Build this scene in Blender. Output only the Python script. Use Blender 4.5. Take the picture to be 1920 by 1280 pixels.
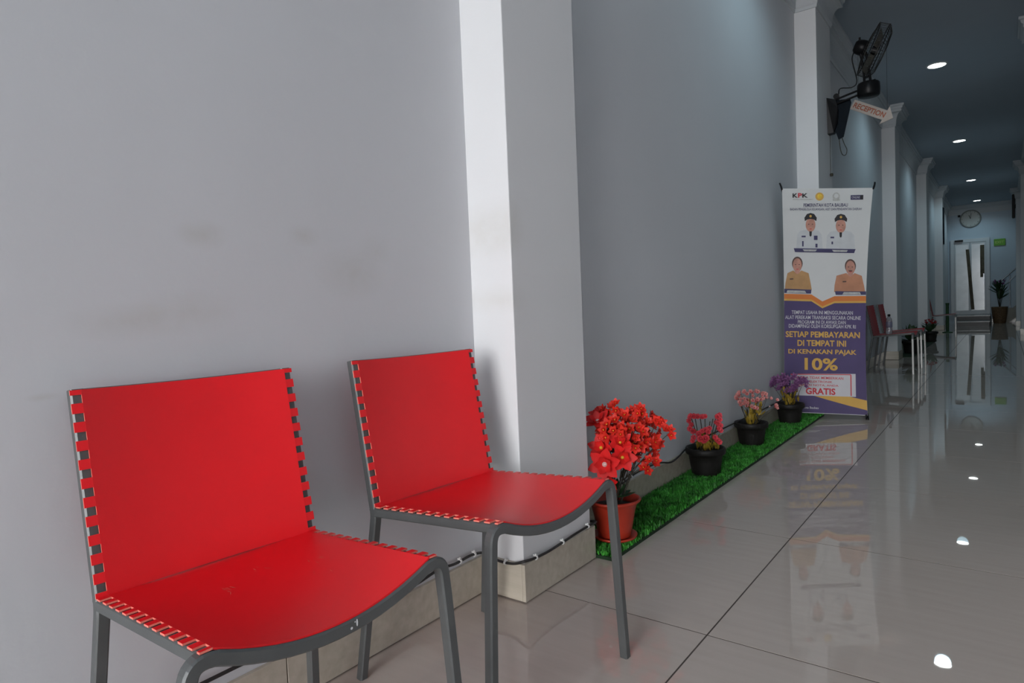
import bpy, bmesh, math, random
from mathutils import Vector, Matrix

for o in list(bpy.data.objects):
    bpy.data.objects.remove(o, do_unlink=True)
SC = bpy.context.scene
COL = SC.collection

# ------------------------------------------------------------------ camera
FPX, YAW, PITCH, ROLL = 1209.9055, 0.652521, -0.046712, -0.041077
CAM = Vector((1.3092, 0.0, 0.8749))
fwd = Vector((-math.sin(YAW) * math.cos(PITCH), math.cos(YAW) * math.cos(PITCH), math.sin(PITCH)))
rgt = Vector((math.cos(YAW), math.sin(YAW), 0))
upv = rgt.cross(fwd)
r2 = rgt * math.cos(ROLL) + upv * math.sin(ROLL)
u2 = -rgt * math.sin(ROLL) + upv * math.cos(ROLL)
cd = bpy.data.cameras.new('camera')
cam = bpy.data.objects.new('camera', cd)
COL.objects.link(cam)
cam.matrix_world = Matrix(((r2.x, u2.x, -fwd.x, CAM.x), (r2.y, u2.y, -fwd.y, CAM.y), (r2.z, u2.z, -fwd.z, CAM.z), (0, 0, 0, 1)))
cd.sensor_width = 36.0
cd.lens = FPX / 1920 * 36.0
cd.clip_start = 0.02
cd.clip_end = 200
SC.camera = cam

# ------------------------------------------------------------------ world, daylight, exposure
SKY_STRENGTH = 15.0
w = bpy.data.worlds.new('overcast_sky')
SC.world = w
w.use_nodes = True
bg = w.node_tree.nodes['Background']
bg.inputs[0].default_value = (0.98, 0.985, 1.0, 1)
bg.inputs[1].default_value = SKY_STRENGTH
vs = SC.view_settings
vs.view_transform = 'Standard'
vs.look = 'None'
vs.exposure = 0.0
vs.gamma = 1.0
vs.use_curve_mapping = False

# the room's main measures
H = 3.3955           # ceiling
PIL = 0.158          # how far pillars stand out of the left wall
PILLARS = [(1.5193, 1.9125), (5.55, 6.06), (10.12, 10.55), (14.5, 14.93), (18.45, 18.88)]
Y0, Y1 = -6.0, 23.0  # entrance front, end wall
XR = 1.70            # corridor's right wall
RPIL = [(7.86, 8.2, 1.545), (16.2, 16.6, 1.575), (20.4, 20.8, 1.55)]
RPX = 1.55
XL = 3.36             # entrance lobby's right wall
YL = 3.0             # where the lobby narrows to the corridor

pl = bpy.data.lights.new('entrance_portal', 'AREA')
pl.shape = 'RECTANGLE'
pl.size = XL - 0.1
pl.size_y = 3.3
pl.cycles.is_portal = True
po = bpy.data.objects.new('entrance_portal', pl)
COL.objects.link(po)
po.location = (XL / 2, Y0 - 0.05, 1.65)
po.rotation_euler = (math.radians(90), 0, 0)   # faces +Y (into the room)

# ------------------------------------------------------------------ materials
def lin(c):
    return tuple(((v / 255) / 12.92 if v / 255 <= 0.04045 else ((v / 255 + 0.055) / 1.055) ** 2.4) for v in c)

def mat(name, rgb, rough=0.5, metal=0.0, spec=0.5, emit=None, estr=0.0, noise=None, bump=None, coat=0.0, trans=0.0, sheen=0.0):
    """noise=(scale, amount) varies the value; bump=(scale, strength)"""
    m = bpy.data.materials.new(name)
    m.use_nodes = True
    nt = m.node_tree
    b = nt.nodes['Principled BSDF']
    b.inputs['Base Color'].default_value = (*rgb, 1)
    b.inputs['Roughness'].default_value = rough
    b.inputs['Metallic'].default_value = metal
    b.inputs['Specular IOR Level'].default_value = spec
    b.inputs['Coat Weight'].default_value = coat
    b.inputs['Transmission Weight'].default_value = trans
    if emit:
        b.inputs['Emission Color'].default_value = (*emit, 1)
        b.inputs['Emission Strength'].default_value = estr
    if noise or bump:
        tc = nt.nodes.new('ShaderNodeTexCoord')
    if noise:
        n = nt.nodes.new('ShaderNodeTexNoise')
        n.inputs['Scale'].default_value = noise[0]
        n.inputs['Detail'].default_value = 5
        nt.links.new(tc.outputs['Object'], n.inputs['Vector'])
        r = nt.nodes.new('ShaderNodeValToRGB')
        r.color_ramp.elements[0].position = 0.3
        r.color_ramp.elements[1].position = 0.7
        a = noise[1]
        r.color_ramp.elements[0].color = (*[v * (1 - a) for v in rgb], 1)
        r.color_ramp.elements[1].color = (*[min(1, v * (1 + a)) for v in rgb], 1)
        nt.links.new(n.outputs['Fac'], r.inputs['Fac'])
        nt.links.new(r.outputs['Color'], b.inputs['Base Color'])
    if bump:
        n2 = nt.nodes.new('ShaderNodeTexNoise')
        n2.inputs['Scale'].default_value = bump[0]
        n2.inputs['Detail'].default_value = 4
        nt.links.new(tc.outputs['Object'], n2.inputs['Vector'])
        bp = nt.nodes.new('ShaderNodeBump')
        bp.inputs['Strength'].default_value = bump[1]
        bp.inputs['Distance'].default_value = 0.01
        nt.links.new(n2.outputs['Fac'], bp.inputs['Height'])
        nt.links.new(bp.outputs['Normal'], b.inputs['Normal'])
    return m

def stain_mat(name, rgb, stain, spots, rough=0.55):
    """painted plaster with a few smudges: spots = (x, y, z, radius_y, radius_z, strength) in object space"""
    m = mat(name, rgb, rough, noise=(1.3, 0.025), bump=(38, 0.05), spec=0.35)
    nt = m.node_tree
    b = nt.nodes['Principled BSDF']
    link = b.inputs['Base Color'].links[0]
    src = link.from_socket
    tc = nt.nodes.new('ShaderNodeTexCoord')
    nz = nt.nodes.new('ShaderNodeTexNoise')
    nz.inputs['Scale'].default_value = 22
    nz.inputs['Detail'].default_value = 6
    nt.links.new(tc.outputs['Object'], nz.inputs['Vector'])
    prev = None
    for (x, y, z, ry, rz, s) in spots:
        mp = nt.nodes.new('ShaderNodeMapping')
        mp.vector_type = 'TEXTURE'
        mp.inputs['Location'].default_value = (x, y, z)
        mp.inputs['Scale'].default_value = (0.3, ry, rz)
        nt.links.new(tc.outputs['Object'], mp.inputs['Vector'])
        g = nt.nodes.new('ShaderNodeTexGradient')
        g.gradient_type = 'SPHERICAL'
        nt.links.new(mp.outputs['Vector'], g.inputs['Vector'])
        mu = nt.nodes.new('ShaderNodeMath')
        mu.operation = 'MULTIPLY'
        mu.inputs[1].default_value = s
        nt.links.new(g.outputs['Fac'], mu.inputs[0])
        if prev is None:
            prev = mu.outputs[0]
        else:
            ad = nt.nodes.new('ShaderNodeMath')
            ad.operation = 'ADD'
            nt.links.new(prev, ad.inputs[0])
            nt.links.new(mu.outputs[0], ad.inputs[1])
            prev = ad.outputs[0]
    mu = nt.nodes.new('ShaderNodeMath')
    mu.operation = 'MULTIPLY'
    mu.use_clamp = True
    nt.links.new(prev, mu.inputs[0])
    nt.links.new(nz.outputs['Fac'], mu.inputs[1])
    mx = nt.nodes.new('ShaderNodeMix')
    mx.data_type = 'RGBA'
    nt.links.new(mu.outputs[0], mx.inputs['Factor'])
    nt.links.new(src, mx.inputs['A'])
    mx.inputs['B'].default_value = (*stain, 1)
    nt.links.new(mx.outputs['Result'], b.inputs['Base Color'])
    return m

def tile_mat(name, c0, c1, rough):
    m = mat(name, c0, rough, spec=0.65)
    nt = m.node_tree
    b = nt.nodes['Principled BSDF']
    geo = nt.nodes.new('ShaderNodeNewGeometry')
    mp = nt.nodes.new('ShaderNodeMapping')
    mp.inputs['Scale'].default_value = (5, 40, 40)
    nt.links.new(geo.outputs['Position'], mp.inputs['Vector'])
    n = nt.nodes.new('ShaderNodeTexNoise')
    n.inputs['Scale'].default_value = 1.0
    n.inputs['Detail'].default_value = 6
    nt.links.new(mp.outputs['Vector'], n.inputs['Vector'])
    r = nt.nodes.new('ShaderNodeValToRGB')
    r.color_ramp.elements[0].position = 0.3
    r.color_ramp.elements[1].position = 0.72
    r.color_ramp.elements[0].color = (*c0, 1)
    r.color_ramp.elements[1].color = (*c1, 1)
    nt.links.new(n.outputs['Fac'], r.inputs['Fac'])
    nt.links.new(r.outputs['Color'], b.inputs['Base Color'])
    return m

STAIN = (0.42, 0.39, 0.33)
STAINS = [(0, 0.682, 1.058, .06, .035, .5), (0, 0.925, 1.072, .05, .03, .4), (0, 0.53, 0.885, .12, .04, .4), (0, 0.64, 0.90, .12, .05, .35), (0, 1.06, 0.985, .12, .07, .4), (0, 1.14, 1.05, .07, .05, .25),
          (0, .385, .761, .03, .008, .5)]
M = {}
WALLC = (0.60, 0.61, 0.635)
M['wall'] = stain_mat('grey_wall_paint', WALLC, STAIN,
                      STAINS)
M['pillar'] = stain_mat('pale_pillar_paint', (0.70, 0.705, 0.715), (0.52, 0.50, 0.44),
                        [(0.116, 1.5193, 1.119, .08, .10, .6), (0.115, 1.5193, 0.913, .08, .05, .4)])
M['ceiling'] = mat('blue_grey_ceiling_paint', (0.40, 0.45, 0.505), 0.7, noise=(0.8, 0.04), bump=(25, 0.04), spec=0.2)
M['cornice'] = mat('white_gypsum_cornice', (0.55, 0.57, 0.59), 0.6, noise=(3, 0.03))
M['tile'] = tile_mat('polished_beige_floor_tile', (0.50, 0.432, 0.382), (0.53, 0.46, 0.41), 0.016)
M['grout'] = mat('dark_grout', (0.07, 0.055, 0.048), 0.95, noise=(30, 0.2))
M['skirt'] = tile_mat('cream_skirting_tile', (0.44, 0.395, 0.32), (0.53, 0.48, 0.40), 0.25)
M['red'] = mat('red_woven_plastic_sheet', (0.80, 0.006, 0.012), 0.36, noise=(6, 0.04), bump=(420, 0.04), spec=0.55)
M['red_edge'] = mat('pale_cut_edge_of_red_sheet', (0.80, 0.20, 0.15), 0.6, noise=(40, 0.1))
M['frame'] = mat('grey_powder_coated_steel', (0.10, 0.105, 0.105), 0.42, metal=0.25, noise=(15, 0.08), bump=(300, 0.03))
M['leg_lit'] = mat('lit_grey_frame_legs', (0.36, 0.36, 0.35), 0.45, metal=0.7, noise=(20, 0.06))  # frame grey lightened for the far front legs, light from the front painted in
M['dark_red'] = mat('dark_red_plastic_sheet', (0.30, 0.012, 0.016), 0.42, noise=(6, 0.08))
M['chip'] = mat('bare_metal_paint_chip', (0.75, 0.76, 0.78), 0.4, noise=(90, 0.2))
M['black_cable'] = mat('black_cable_rubber', (0.018, 0.017, 0.017), 0.5, noise=(30, 0.2))
M['clip'] = mat('white_cable_clip_plastic', (0.75, 0.75, 0.73), 0.5, noise=(60, 0.05))
M['black'] = mat('black_plastic', (0.007, 0.007, 0.008), 0.38, noise=(25, 0.15), spec=0.2)
M['navy'] = mat('dark_blue_plastic', (0.005, 0.009, 0.014), 0.6, noise=(20, 0.1), spec=0.10)
M['wire'] = mat('dark_cage_wire', (0.03, 0.03, 0.028), 0.4, metal=0.4, noise=(40, 0.1))
M['blade'] = mat('smoky_fan_blade', (0.10, 0.095, 0.08), 0.35, noise=(20, 0.08))
M['pot_red'] = mat('red_brown_plastic_pot', (0.40, 0.032, 0.014), 0.35, noise=(8, 0.08))
M['pot_black'] = mat('black_plastic_pot', (0.012, 0.011, 0.010), 0.5, noise=(14, 0.25), bump=(60, 0.1), spec=0.25)
M['soil'] = mat('dark_soil', (0.03, 0.024, 0.018), 0.95, noise=(60, 0.4), bump=(80, 0.5))
M['petal_red'] = mat('red_cloth_petal', (0.72, 0.012, 0.012), 0.6, noise=(30, 0.15))
M['petal_scarlet'] = mat('scarlet_cloth_petal', (0.66, 0.022, 0.010), 0.6, noise=(40, 0.2))
M['petal_coral'] = mat('coral_pink_petal', (0.78, 0.10, 0.13), 0.6, noise=(60, 0.2))
M['petal_pink'] = mat('pale_pink_petal', (0.66, 0.30, 0.28), 0.6, noise=(60, 0.25))
M['petal_purple'] = mat('purple_petal', (0.20, 0.075, 0.20), 0.6, noise=(60, 0.3))
M['petal_white'] = mat('white_pink_petal', (0.66, 0.50, 0.48), 0.6, noise=(60, 0.1))
M['yellow'] = mat('yellow_flower_centre', (0.75, 0.50, 0.05), 0.6, noise=(60, 0.2))
M['olive'] = mat('olive_gold_leaf', (0.27, 0.18, 0.015), 0.6, noise=(40, 0.3))
M['leaf'] = mat('dark_green_leaf', (0.012, 0.045, 0.012), 0.55, noise=(20, 0.3))
M['stem'] = mat('dark_stem', (0.035, 0.03, 0.018), 0.7, noise=(40, 0.3))
M['grass'] = mat('artificial_grass_green', (0.045, 0.27, 0.03), 0.5, noise=(26, 0.7))
M['grass_base'] = mat('dark_green_mat_backing', (0.008, 0.028, 0.008), 0.9, noise=(40, 0.3))
M['sheet'] = mat('white_vinyl_banner', (0.60, 0.605, 0.60), 0.33, noise=(4, 0.03))
M['p_purple'] = mat('purple_print', (0.075, 0.055, 0.145), 0.33, noise=(6, 0.08))
M['p_orange'] = mat('orange_print', (0.62, 0.19, 0.045), 0.33, noise=(6, 0.05))
M['p_gold'] = mat('gold_print', (0.62, 0.37, 0.085), 0.33, noise=(6, 0.05))
M['p_navy'] = mat('navy_print', (0.055, 0.050, 0.12), 0.35, noise=(6, 0.05))
M['p_white'] = mat('white_print', (0.56, 0.55, 0.58), 0.35, noise=(6, 0.03))
M['p_red'] = mat('red_print', (0.55, 0.035, 0.05), 0.35, noise=(6, 0.05))
M['p_black'] = mat('black_print', (0.03, 0.028, 0.03), 0.35, noise=(6, 0.05))
M['p_grey'] = mat('grey_print', (0.44, 0.44, 0.42), 0.35, noise=(60, 0.2))
M['p_skin'] = mat('skin_tone_print', (0.50, 0.25, 0.19), 0.35, noise=(25, 0.18))
M['p_cloth'] = mat('white_uniform_print', (0.53, 0.545, 0.56), 0.35, noise=(20, 0.05))
M['p_khaki'] = mat('khaki_shirt_print', (0.47, 0.27, 0.12), 0.35, noise=(15, 0.12))
M['p_brown'] = mat('brown_shirt_print', (0.46, 0.215, 0.125), 0.35, noise=(15, 0.12))
M['p_hair'] = mat('dark_hair_print', (0.10, 0.06, 0.05), 0.35, noise=(20, 0.2))
M['cream'] = mat('cream_sign_board', (0.90, 0.80, 0.72), 0.5, noise=(8, 0.05))
M['sign_orange'] = mat('orange_red_lettering', (0.66, 0.20, 0.11), 0.5, noise=(10, 0.08))
M['lens'] = mat('lit_downlight_lens', (0.9, 0.9, 0.9), 0.4, emit=(0.93, 1.0, 0.97), estr=14.0, noise=(5, 0.02))
M['white_trim'] = mat('white_lamp_trim', (0.7, 0.7, 0.7), 0.4, noise=(9, 0.03))
M['end_wall'] = mat('pale_blue_end_wall_paint', (0.50, 0.57, 0.64), 0.55, noise=(1.3, 0.03), bump=(38, 0.05))
M['door_white'] = mat('white_door_frame', (0.62, 0.64, 0.66), 0.35, noise=(6, 0.04))
M['frost'] = mat('frosted_glass_lit_from_behind', (0.45, 0.48, 0.50), 0.15, emit=(0.75, 0.85, 0.9), estr=0.09, noise=(4, 0.12))
M['door_strip'] = mat('brown_strip', (0.10, 0.08, 0.05), 0.8, noise=(12, 0.3))
M['step_dark'] = mat('black_step_riser', (0.015, 0.017, 0.018), 0.4, noise=(8, 0.2))
M['step_light'] = mat('grey_step_tread', (0.16, 0.17, 0.165), 0.25, noise=(8, 0.15))
M['clock_face'] = mat('cream_clock_face', (0.46, 0.47, 0.45), 0.4, noise=(8, 0.03))
M['clock_rim'] = mat('olive_grey_clock_rim', (0.22, 0.23, 0.21), 0.4, noise=(8, 0.05))
M['exit_green'] = mat('lit_green_sign_panel', (0.05, 0.20, 0.01), 0.4, emit=(0.12, 0.42, 0.01), estr=0.06, noise=(8, 0.1))
M['exit_text'] = mat('pale_sign_lettering', (0.35, 0.5, 0.12), 0.4, noise=(8, 0.05))
M['green_post'] = mat('dark_green_post', (0.006, 0.06, 0.012), 0.5, noise=(12, 0.3))
M['wicker'] = mat('brown_wicker_pot', (0.13, 0.075, 0.035), 0.7, noise=(25, 0.35), bump=(50, 0.4))
M['steel'] = mat('stainless_handrail', (0.35, 0.38, 0.41), 0.3, metal=0.8, noise=(9, 0.05))
M['stair_side'] = mat('beige_stair_side', (0.34, 0.32, 0.28), 0.5, noise=(5, 0.1))
M['bottle'] = mat('clear_plastic_bottle', (0.75, 0.77, 0.82), 0.12, trans=0.75, noise=(9, 0.03))
M['bottle_label'] = mat('blue_grey_bottle_label', (0.20, 0.21, 0.30), 0.4, noise=(15, 0.2))
M['pavement'] = mat('grey_pavement_outside', (0.30, 0.30, 0.29), 0.8, noise=(3, 0.15))

# ------------------------------------------------------------------ mesh helpers
class MB:
    def __init__(self):
        self.v, self.f, self.mi, self.sm = [], [], [], []

    def add(self, vs_, fs_, mi=0, smooth=False):
        n = len(self.v)
        self.v += [tuple(p) for p in vs_]
        for f in fs_:
            self.f.append([i + n for i in f])
            self.mi.append(mi)
            self.sm.append(smooth)

    def box(self, lo, hi, mi=0, bevel=0.0):
        x0, y0, z0 = lo
        x1, y1, z1 = hi
        if bevel <= 0:
            vs_ = [(x0, y0, z0), (x1, y0, z0), (x1, y1, z0), (x0, y1, z0), (x0, y0, z1), (x1, y0, z1), (x1, y1, z1), (x0, y1, z1)]
            self.add(vs_, [(0, 3, 2, 1), (4, 5, 6, 7), (0, 1, 5, 4), (1, 2, 6, 5), (2, 3, 7, 6), (3, 0, 4, 7)], mi)
        else:
            bm = bmesh.new()
            bmesh.ops.create_cube(bm, size=1)
            for v in bm.verts:
                v.co = Vector(((x0 + x1) / 2 + v.co.x * (x1 - x0), (y0 + y1) / 2 + v.co.y * (y1 - y0), (z0 + z1) / 2 + v.co.z * (z1 - z0)))
            bmesh.ops.bevel(bm, geom=list(bm.edges), offset=bevel, segments=2, affect='EDGES', profile=0.5)
            bm.verts.index_update()
            self.add([v.co.copy() for v in bm.verts], [[v.index for v in f.verts] for f in bm.faces], mi)
            bm.free()

    def tube(self, pts, r, n=8, mi=0, square=False, ref=None, caps=True, radii=None):
        pts = [Vector(p) for p in pts]
        m = len(pts)
        tang = []
        for i in range(m):
            a = pts[max(i - 1, 0)]
            b = pts[min(i + 1, m - 1)]
            if 0 < i < m - 1:
                t = (pts[i] - a).normalized() + (b - pts[i]).normalized()
            else:
                t = b - a
            tang.append(t.normalized())
        if ref is None:
            ref = Vector((0, 0, 1)) if abs(tang[0].z) < 0.9 else Vector((1, 0, 0))
        nrm = (Vector(ref) - tang[0] * tang[0].dot(Vector(ref))).normalized()
        if square:
            k = 0.72
            sec = [(1, k), (k, 1), (-k, 1), (-1, k), (-1, -k), (-k, -1), (k, -1), (1, -k)]
            n = 8
        else:
            sec = [(math.cos(2 * math.pi * j / n), math.sin(2 * math.pi * j / n)) for j in range(n)]
        vs_ = []
        for i in range(m):
            if i:
                nrm = (nrm - tang[i] * tang[i].dot(nrm)).normalized()
            bi = tang[i].cross(nrm)
            rr = radii[i] if radii else r
            for (a, b) in sec:
                vs_.append(pts[i] + nrm * (a * rr) + bi * (b * rr))
        fs_ = []
        for i in range(m - 1):
            for j in range(n):
                fs_.append((i * n + j, i * n + (j + 1) % n, (i + 1) * n + (j + 1) % n, (i + 1) * n + j))
        self.add(vs_, fs_, mi, not square)
        if caps:
            self.add(vs_[:n], [tuple(reversed(range(n)))], mi)
            self.add(vs_[-n:], [tuple(range(n))], mi)

    def lathe(self, prof, n=32, mi=0, c=(0, 0, 0), smooth=True, rfun=None):
        vs_, fs_ = [], []
        for k, (r, z) in enumerate(prof):
            for j in range(n):
                a = 2 * math.pi * j / n
                rr = r * (rfun(a, k / (len(prof) - 1)) if rfun else 1)
                vs_.append((c[0] + rr * math.cos(a), c[1] + rr * math.sin(a), c[2] + z))
        for k in range(len(prof) - 1):
            for j in range(n):
                fs_.append((k * n + j, k * n + (j + 1) % n, (k + 1) * n + (j + 1) % n, (k + 1) * n + j))
        self.add(vs_, fs_, mi, smooth)

    def disc(self, c, r, n=24, mi=0, normal=(0, 0, 1)):
        q = Vector((0, 0, 1)).rotation_difference(Vector(normal))
        self.add([Vector(c) + q @ Vector((r * math.cos(2 * math.pi * j / n), r * math.sin(2 * math.pi * j / n), 0)) for j in range(n)], [tuple(range(n))], mi)

    def grid_solid(self, P, nu, nv, th, nrmfun, mi=0, mi_edge=None):
        """closed thin sheet: P(i,j) front point, back = front - n*th"""
        me = mi if mi_edge is None else mi_edge
        A = [P(i / nu, j / nv) for j in range(nv + 1) for i in range(nu + 1)]
        B = [p - nrmfun(k % (nu + 1) / nu, k // (nu + 1) / nv) * th for k, p in enumerate(A)]
        W = nu + 1
        self.add(A, [(j * W + i, j * W + i + 1, (j + 1) * W + i + 1, (j + 1) * W + i) for j in range(nv) for i in range(nu)], mi, True)
        self.add(B, [(j * W + i, (j + 1) * W + i, (j + 1) * W + i + 1, j * W + i + 1) for j in range(nv) for i in range(nu)], mi, True)
        ring = [i for i in range(W)] + [j * W + nu for j in range(1, nv + 1)] + [nv * W + i for i in range(nu - 1, -1, -1)] + [j * W for j in range(nv - 1, 0, -1)]
        L = len(ring)
        self.add([A[k] for k in ring] + [B[k] for k in ring], [(k, L + k, L + (k + 1) % L, (k + 1) % L) for k in range(L)], mi)
        if me != mi:
            for k in range(L):
                if nu <= k < nu + nv or k >= 2 * nu + nv:
                    self.mi[k - L] = me

    def mesh(self, name, mats):
        me = bpy.data.meshes.new(name)
        me.from_pydata(self.v, [], self.f)
        for m in (mats if isinstance(mats, (list, tuple)) else [mats]):
            me.materials.append(M[m])
        me.polygons.foreach_set('material_index', self.mi)
        me.polygons.foreach_set('use_smooth', self.sm)
        me.update()
        return me

    def build(self, name, mats, parent=None):
        return obj(name, self.mesh(name, mats), parent)

def obj(name, me, parent=None, loc=None, rot=None, scale=None):
    o = bpy.data.objects.new(name, me)
    COL.objects.link(o)
    if parent is not None:
        o.parent = parent
    if loc is not None:
        o.location = loc
    if rot is not None:
        o.rotation_euler = rot
    if scale is not None:
        o.scale = scale
    return o

def tag(o, label, cat, group=None, kind=None):
    o['label'] = label
    o['category'] = cat
    if group:
        o['group'] = group
    if kind:
        o['kind'] = kind
    return o

def thing(name, label, cat, loc=(0, 0, 0), rz=0.0, group=None, kind=None):
    e = bpy.data.objects.new(name, None)
    e.empty_display_size = 0.05
    COL.objects.link(e)
    e.location = loc
    e.rotation_euler = (0, 0, rz)
    return tag(e, label, cat, group, kind)

def struct(name, mb, mats, label, cat):
    return tag(mb.build(name, mats), label, cat, kind='structure')

def copy_tree(o, parent=None):
    c = o.copy()
    COL.objects.link(c)
    if parent is not None:
        c.parent = parent
    for ch in list(o.children):
        copy_tree(ch, c)
    return c

def fillet(pts, rad, seg=6):
    """round the corners of a polyline; rad = {index: radius}"""
    out = []
    for i, p in enumerate(pts):
        p = Vector(p)
        if i in rad:
            a = (Vector(pts[i - 1]) - p)
            b = (Vector(pts[i + 1]) - p)
            ang = a.angle(b)
            d = min(rad[i] / math.tan(ang / 2), a.length * 0.9, b.length * 0.9)
            p0, p1 = p + a.normalized() * d, p + b.normalized() * d
            for k in range(seg + 1):
                t = k / seg
                out.append(p0 * (1 - t) ** 2 + p * 2 * t * (1 - t) + p1 * t * t)
        else:
            out.append(p)
    return out

def smooth_path(pts, n=6):
    pts = [Vector(p) for p in pts]
    out = []
    for i in range(len(pts) - 1):
        p0 = pts[max(i - 1, 0)]
        p1, p2 = pts[i], pts[i + 1]
        p3 = pts[min(i + 2, len(pts) - 1)]
        for k in range(n):
            t = k / n
            out.append(0.5 * ((2 * p1) + (p2 - p0) * t + (2 * p0 - 5 * p1 + 4 * p2 - p3) * t * t + (3 * p1 - p0 - 3 * p2 + p3) * t ** 3))
    out.append(pts[-1])
    return out

def text_mesh(s, bold=0.0):
    """lettering as a flat mesh, normalised to a unit box; returns (verts, faces, width/height)"""
    cu = bpy.data.curves.new('lettering', 'FONT')
    cu.body = s
    cu.offset = bold
    cu.resolution_u = 3
    o = bpy.data.objects.new('lettering', cu)
    COL.objects.link(o)
    bpy.context.view_layer.update()
    me = bpy.data.meshes.new_from_object(o.evaluated_get(bpy.context.evaluated_depsgraph_get()))
    vs_ = [v.co.copy() for v in me.vertices]
    fs_ = [list(p.vertices) for p in me.polygons]
    x0, x1 = min(v.x for v in vs_), max(v.x for v in vs_)
    y0, y1 = min(v.y for v in vs_), max(v.y for v in vs_)
    bpy.data.objects.remove(o)
    bpy.data.meshes.remove(me)
    return [((v.x - x0) / (x1 - x0), (v.y - y0) / (y1 - y0)) for v in vs_], fs_

# ================================================================== the setting
# ---- floor: grout bed + one object per tile
TX, TY, TS = 0.681, 1.618, 0.84
mb = MB()
mb.box((-0.2, Y0 - 0.2, -0.12), (XL + 0.2, Y1 + 0.2, -0.0005))
floor = struct('floor', mb, 'grout', 'polished beige tiled floor of the long corridor', 'floor')
GAP = 0.0022
mb = MB()
mb.box((GAP, GAP, -0.011), (TS - GAP, TS - GAP, 0.0))
full_tile = mb.mesh('tile', 'tile')
def cut_tile(wd):
    mb = MB()
    mb.box((GAP, GAP, -0.011), (wd - GAP, TS - GAP, 0.0))
    return mb.mesh('tile', 'tile')
edge_tile = cut_tile(TX)
last_tile = cut_tile(XL - (TX + 2 * TS))
row = -10
while TY + row * TS < Y1:
    y = TY + row * TS
    obj('tile', edge_tile, floor, (0, y, 0))
    obj('tile', full_tile, floor, (TX, y, 0))
    if y < YL or y + TS > 20.6:
        obj('tile', full_tile, floor, (TX + TS, y, 0))
        obj('tile', last_tile, floor, (TX + 2 * TS, y, 0))
    elif TX + TS < XR:
        obj('tile', full_tile, floor, (TX + TS, y, 0))
    row += 1

# ---- walls, pillars, ceiling
mb = MB()
mb.box((-0.2, Y0, 0), (0, Y1 + 0.2, H))
struct('wall_left', mb, 'wall', 'long pale grey painted wall behind the red chairs', 'wall')
mb = MB()
mb.box((XR, YL, 0), (XR + 0.15, 20.8, H))
struct('wall_right', mb, 'pillar', 'pale grey wall facing the row of pillars across the corridor', 'wall')
mb = MB()
mb.box((0, Y1, 0), (XL, Y1 + 0.2, H))
struct('wall_end', mb, 'end_wall', 'pale blue wall with clock and white door at the corridor end', 'wall')
mb = MB()
mb.box((XR + 0.15, YL, 0), (XL, YL + 0.15, H))
struct('wall_lobby_back', mb, 'wall', 'grey wall where the entrance lobby narrows to the corridor', 'wall')
mb = MB()
mb.box((XL, Y0, 0), (XL + 0.15, Y1 + 0.2, H))
struct('wall_lobby_side', mb, 'wall', 'grey side wall of the entrance lobby', 'wall')
mb = MB()
mb.box((XR + 0.15, 20.65, 0), (XL, 20.8, H))
struct('wall_stair', mb, 'wall', 'grey wall closing off the stair nook', 'wall')
mb = MB()
mb.box((-0.2, Y0 - 0.2, 3.3), (XL + 0.15, Y0, H))
mb.box((-0.2, Y0 - 0.2, 0), (0.05, Y0, 3.3))
mb.box((XL - 0.05, Y0 - 0.2, 0), (XL + 0.15, Y0, 3.3))
struct('wall_front', mb, 'wall', 'entrance front with a wide open doorway to the street', 'wall')
mb = MB()
mb.box((-0.2, Y0 - 0.2, H), (XL + 0.15, Y1 + 0.2, H + 0.15))
struct('ceiling', mb, 'ceiling', 'flat blue grey painted ceiling with recessed lamps', 'ceiling')
mb = MB()
mb.box((-30, -40, -0.25), (34, Y0 - 0.2, -0.13))
struct('pavement', mb, 'pavement', 'grey pavement outside the entrance', 'pavement')

PLAB = ['pale painted pillar beside the red chair and the potted red flowers',
        'pale painted pillar carrying the black wall fan, behind the banner stand',
        'pale painted pillar behind the pair of dark red chairs with lit-toned legs',
        'pale painted pillar between the dark red chairs and the lone far chair',
        'pale painted pillar closest to the corridor end door']
for (a, b), lab in zip(PILLARS, PLAB):
    mb = MB()
    bm_lo, bm_hi = (-0.02, a, 0), (PIL, b, H)
    mb.box(bm_lo, bm_hi, bevel=0.003)
    struct('pillar', mb, 'pillar', lab, 'pillar')
for i, (a, b, xf) in enumerate(RPIL):
    mb = MB()
    mb.box((xf, a, 0), (XR + 0.02, b, H), bevel=0.003)
    struct('pillar', mb, 'pillar', ['pale pillar on the right wall, first one past the lobby', 'pale pillar on the right wall, second one past the lobby', 'pale pillar on the right wall next to the stair handrail'][i], 'pillar')

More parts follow.
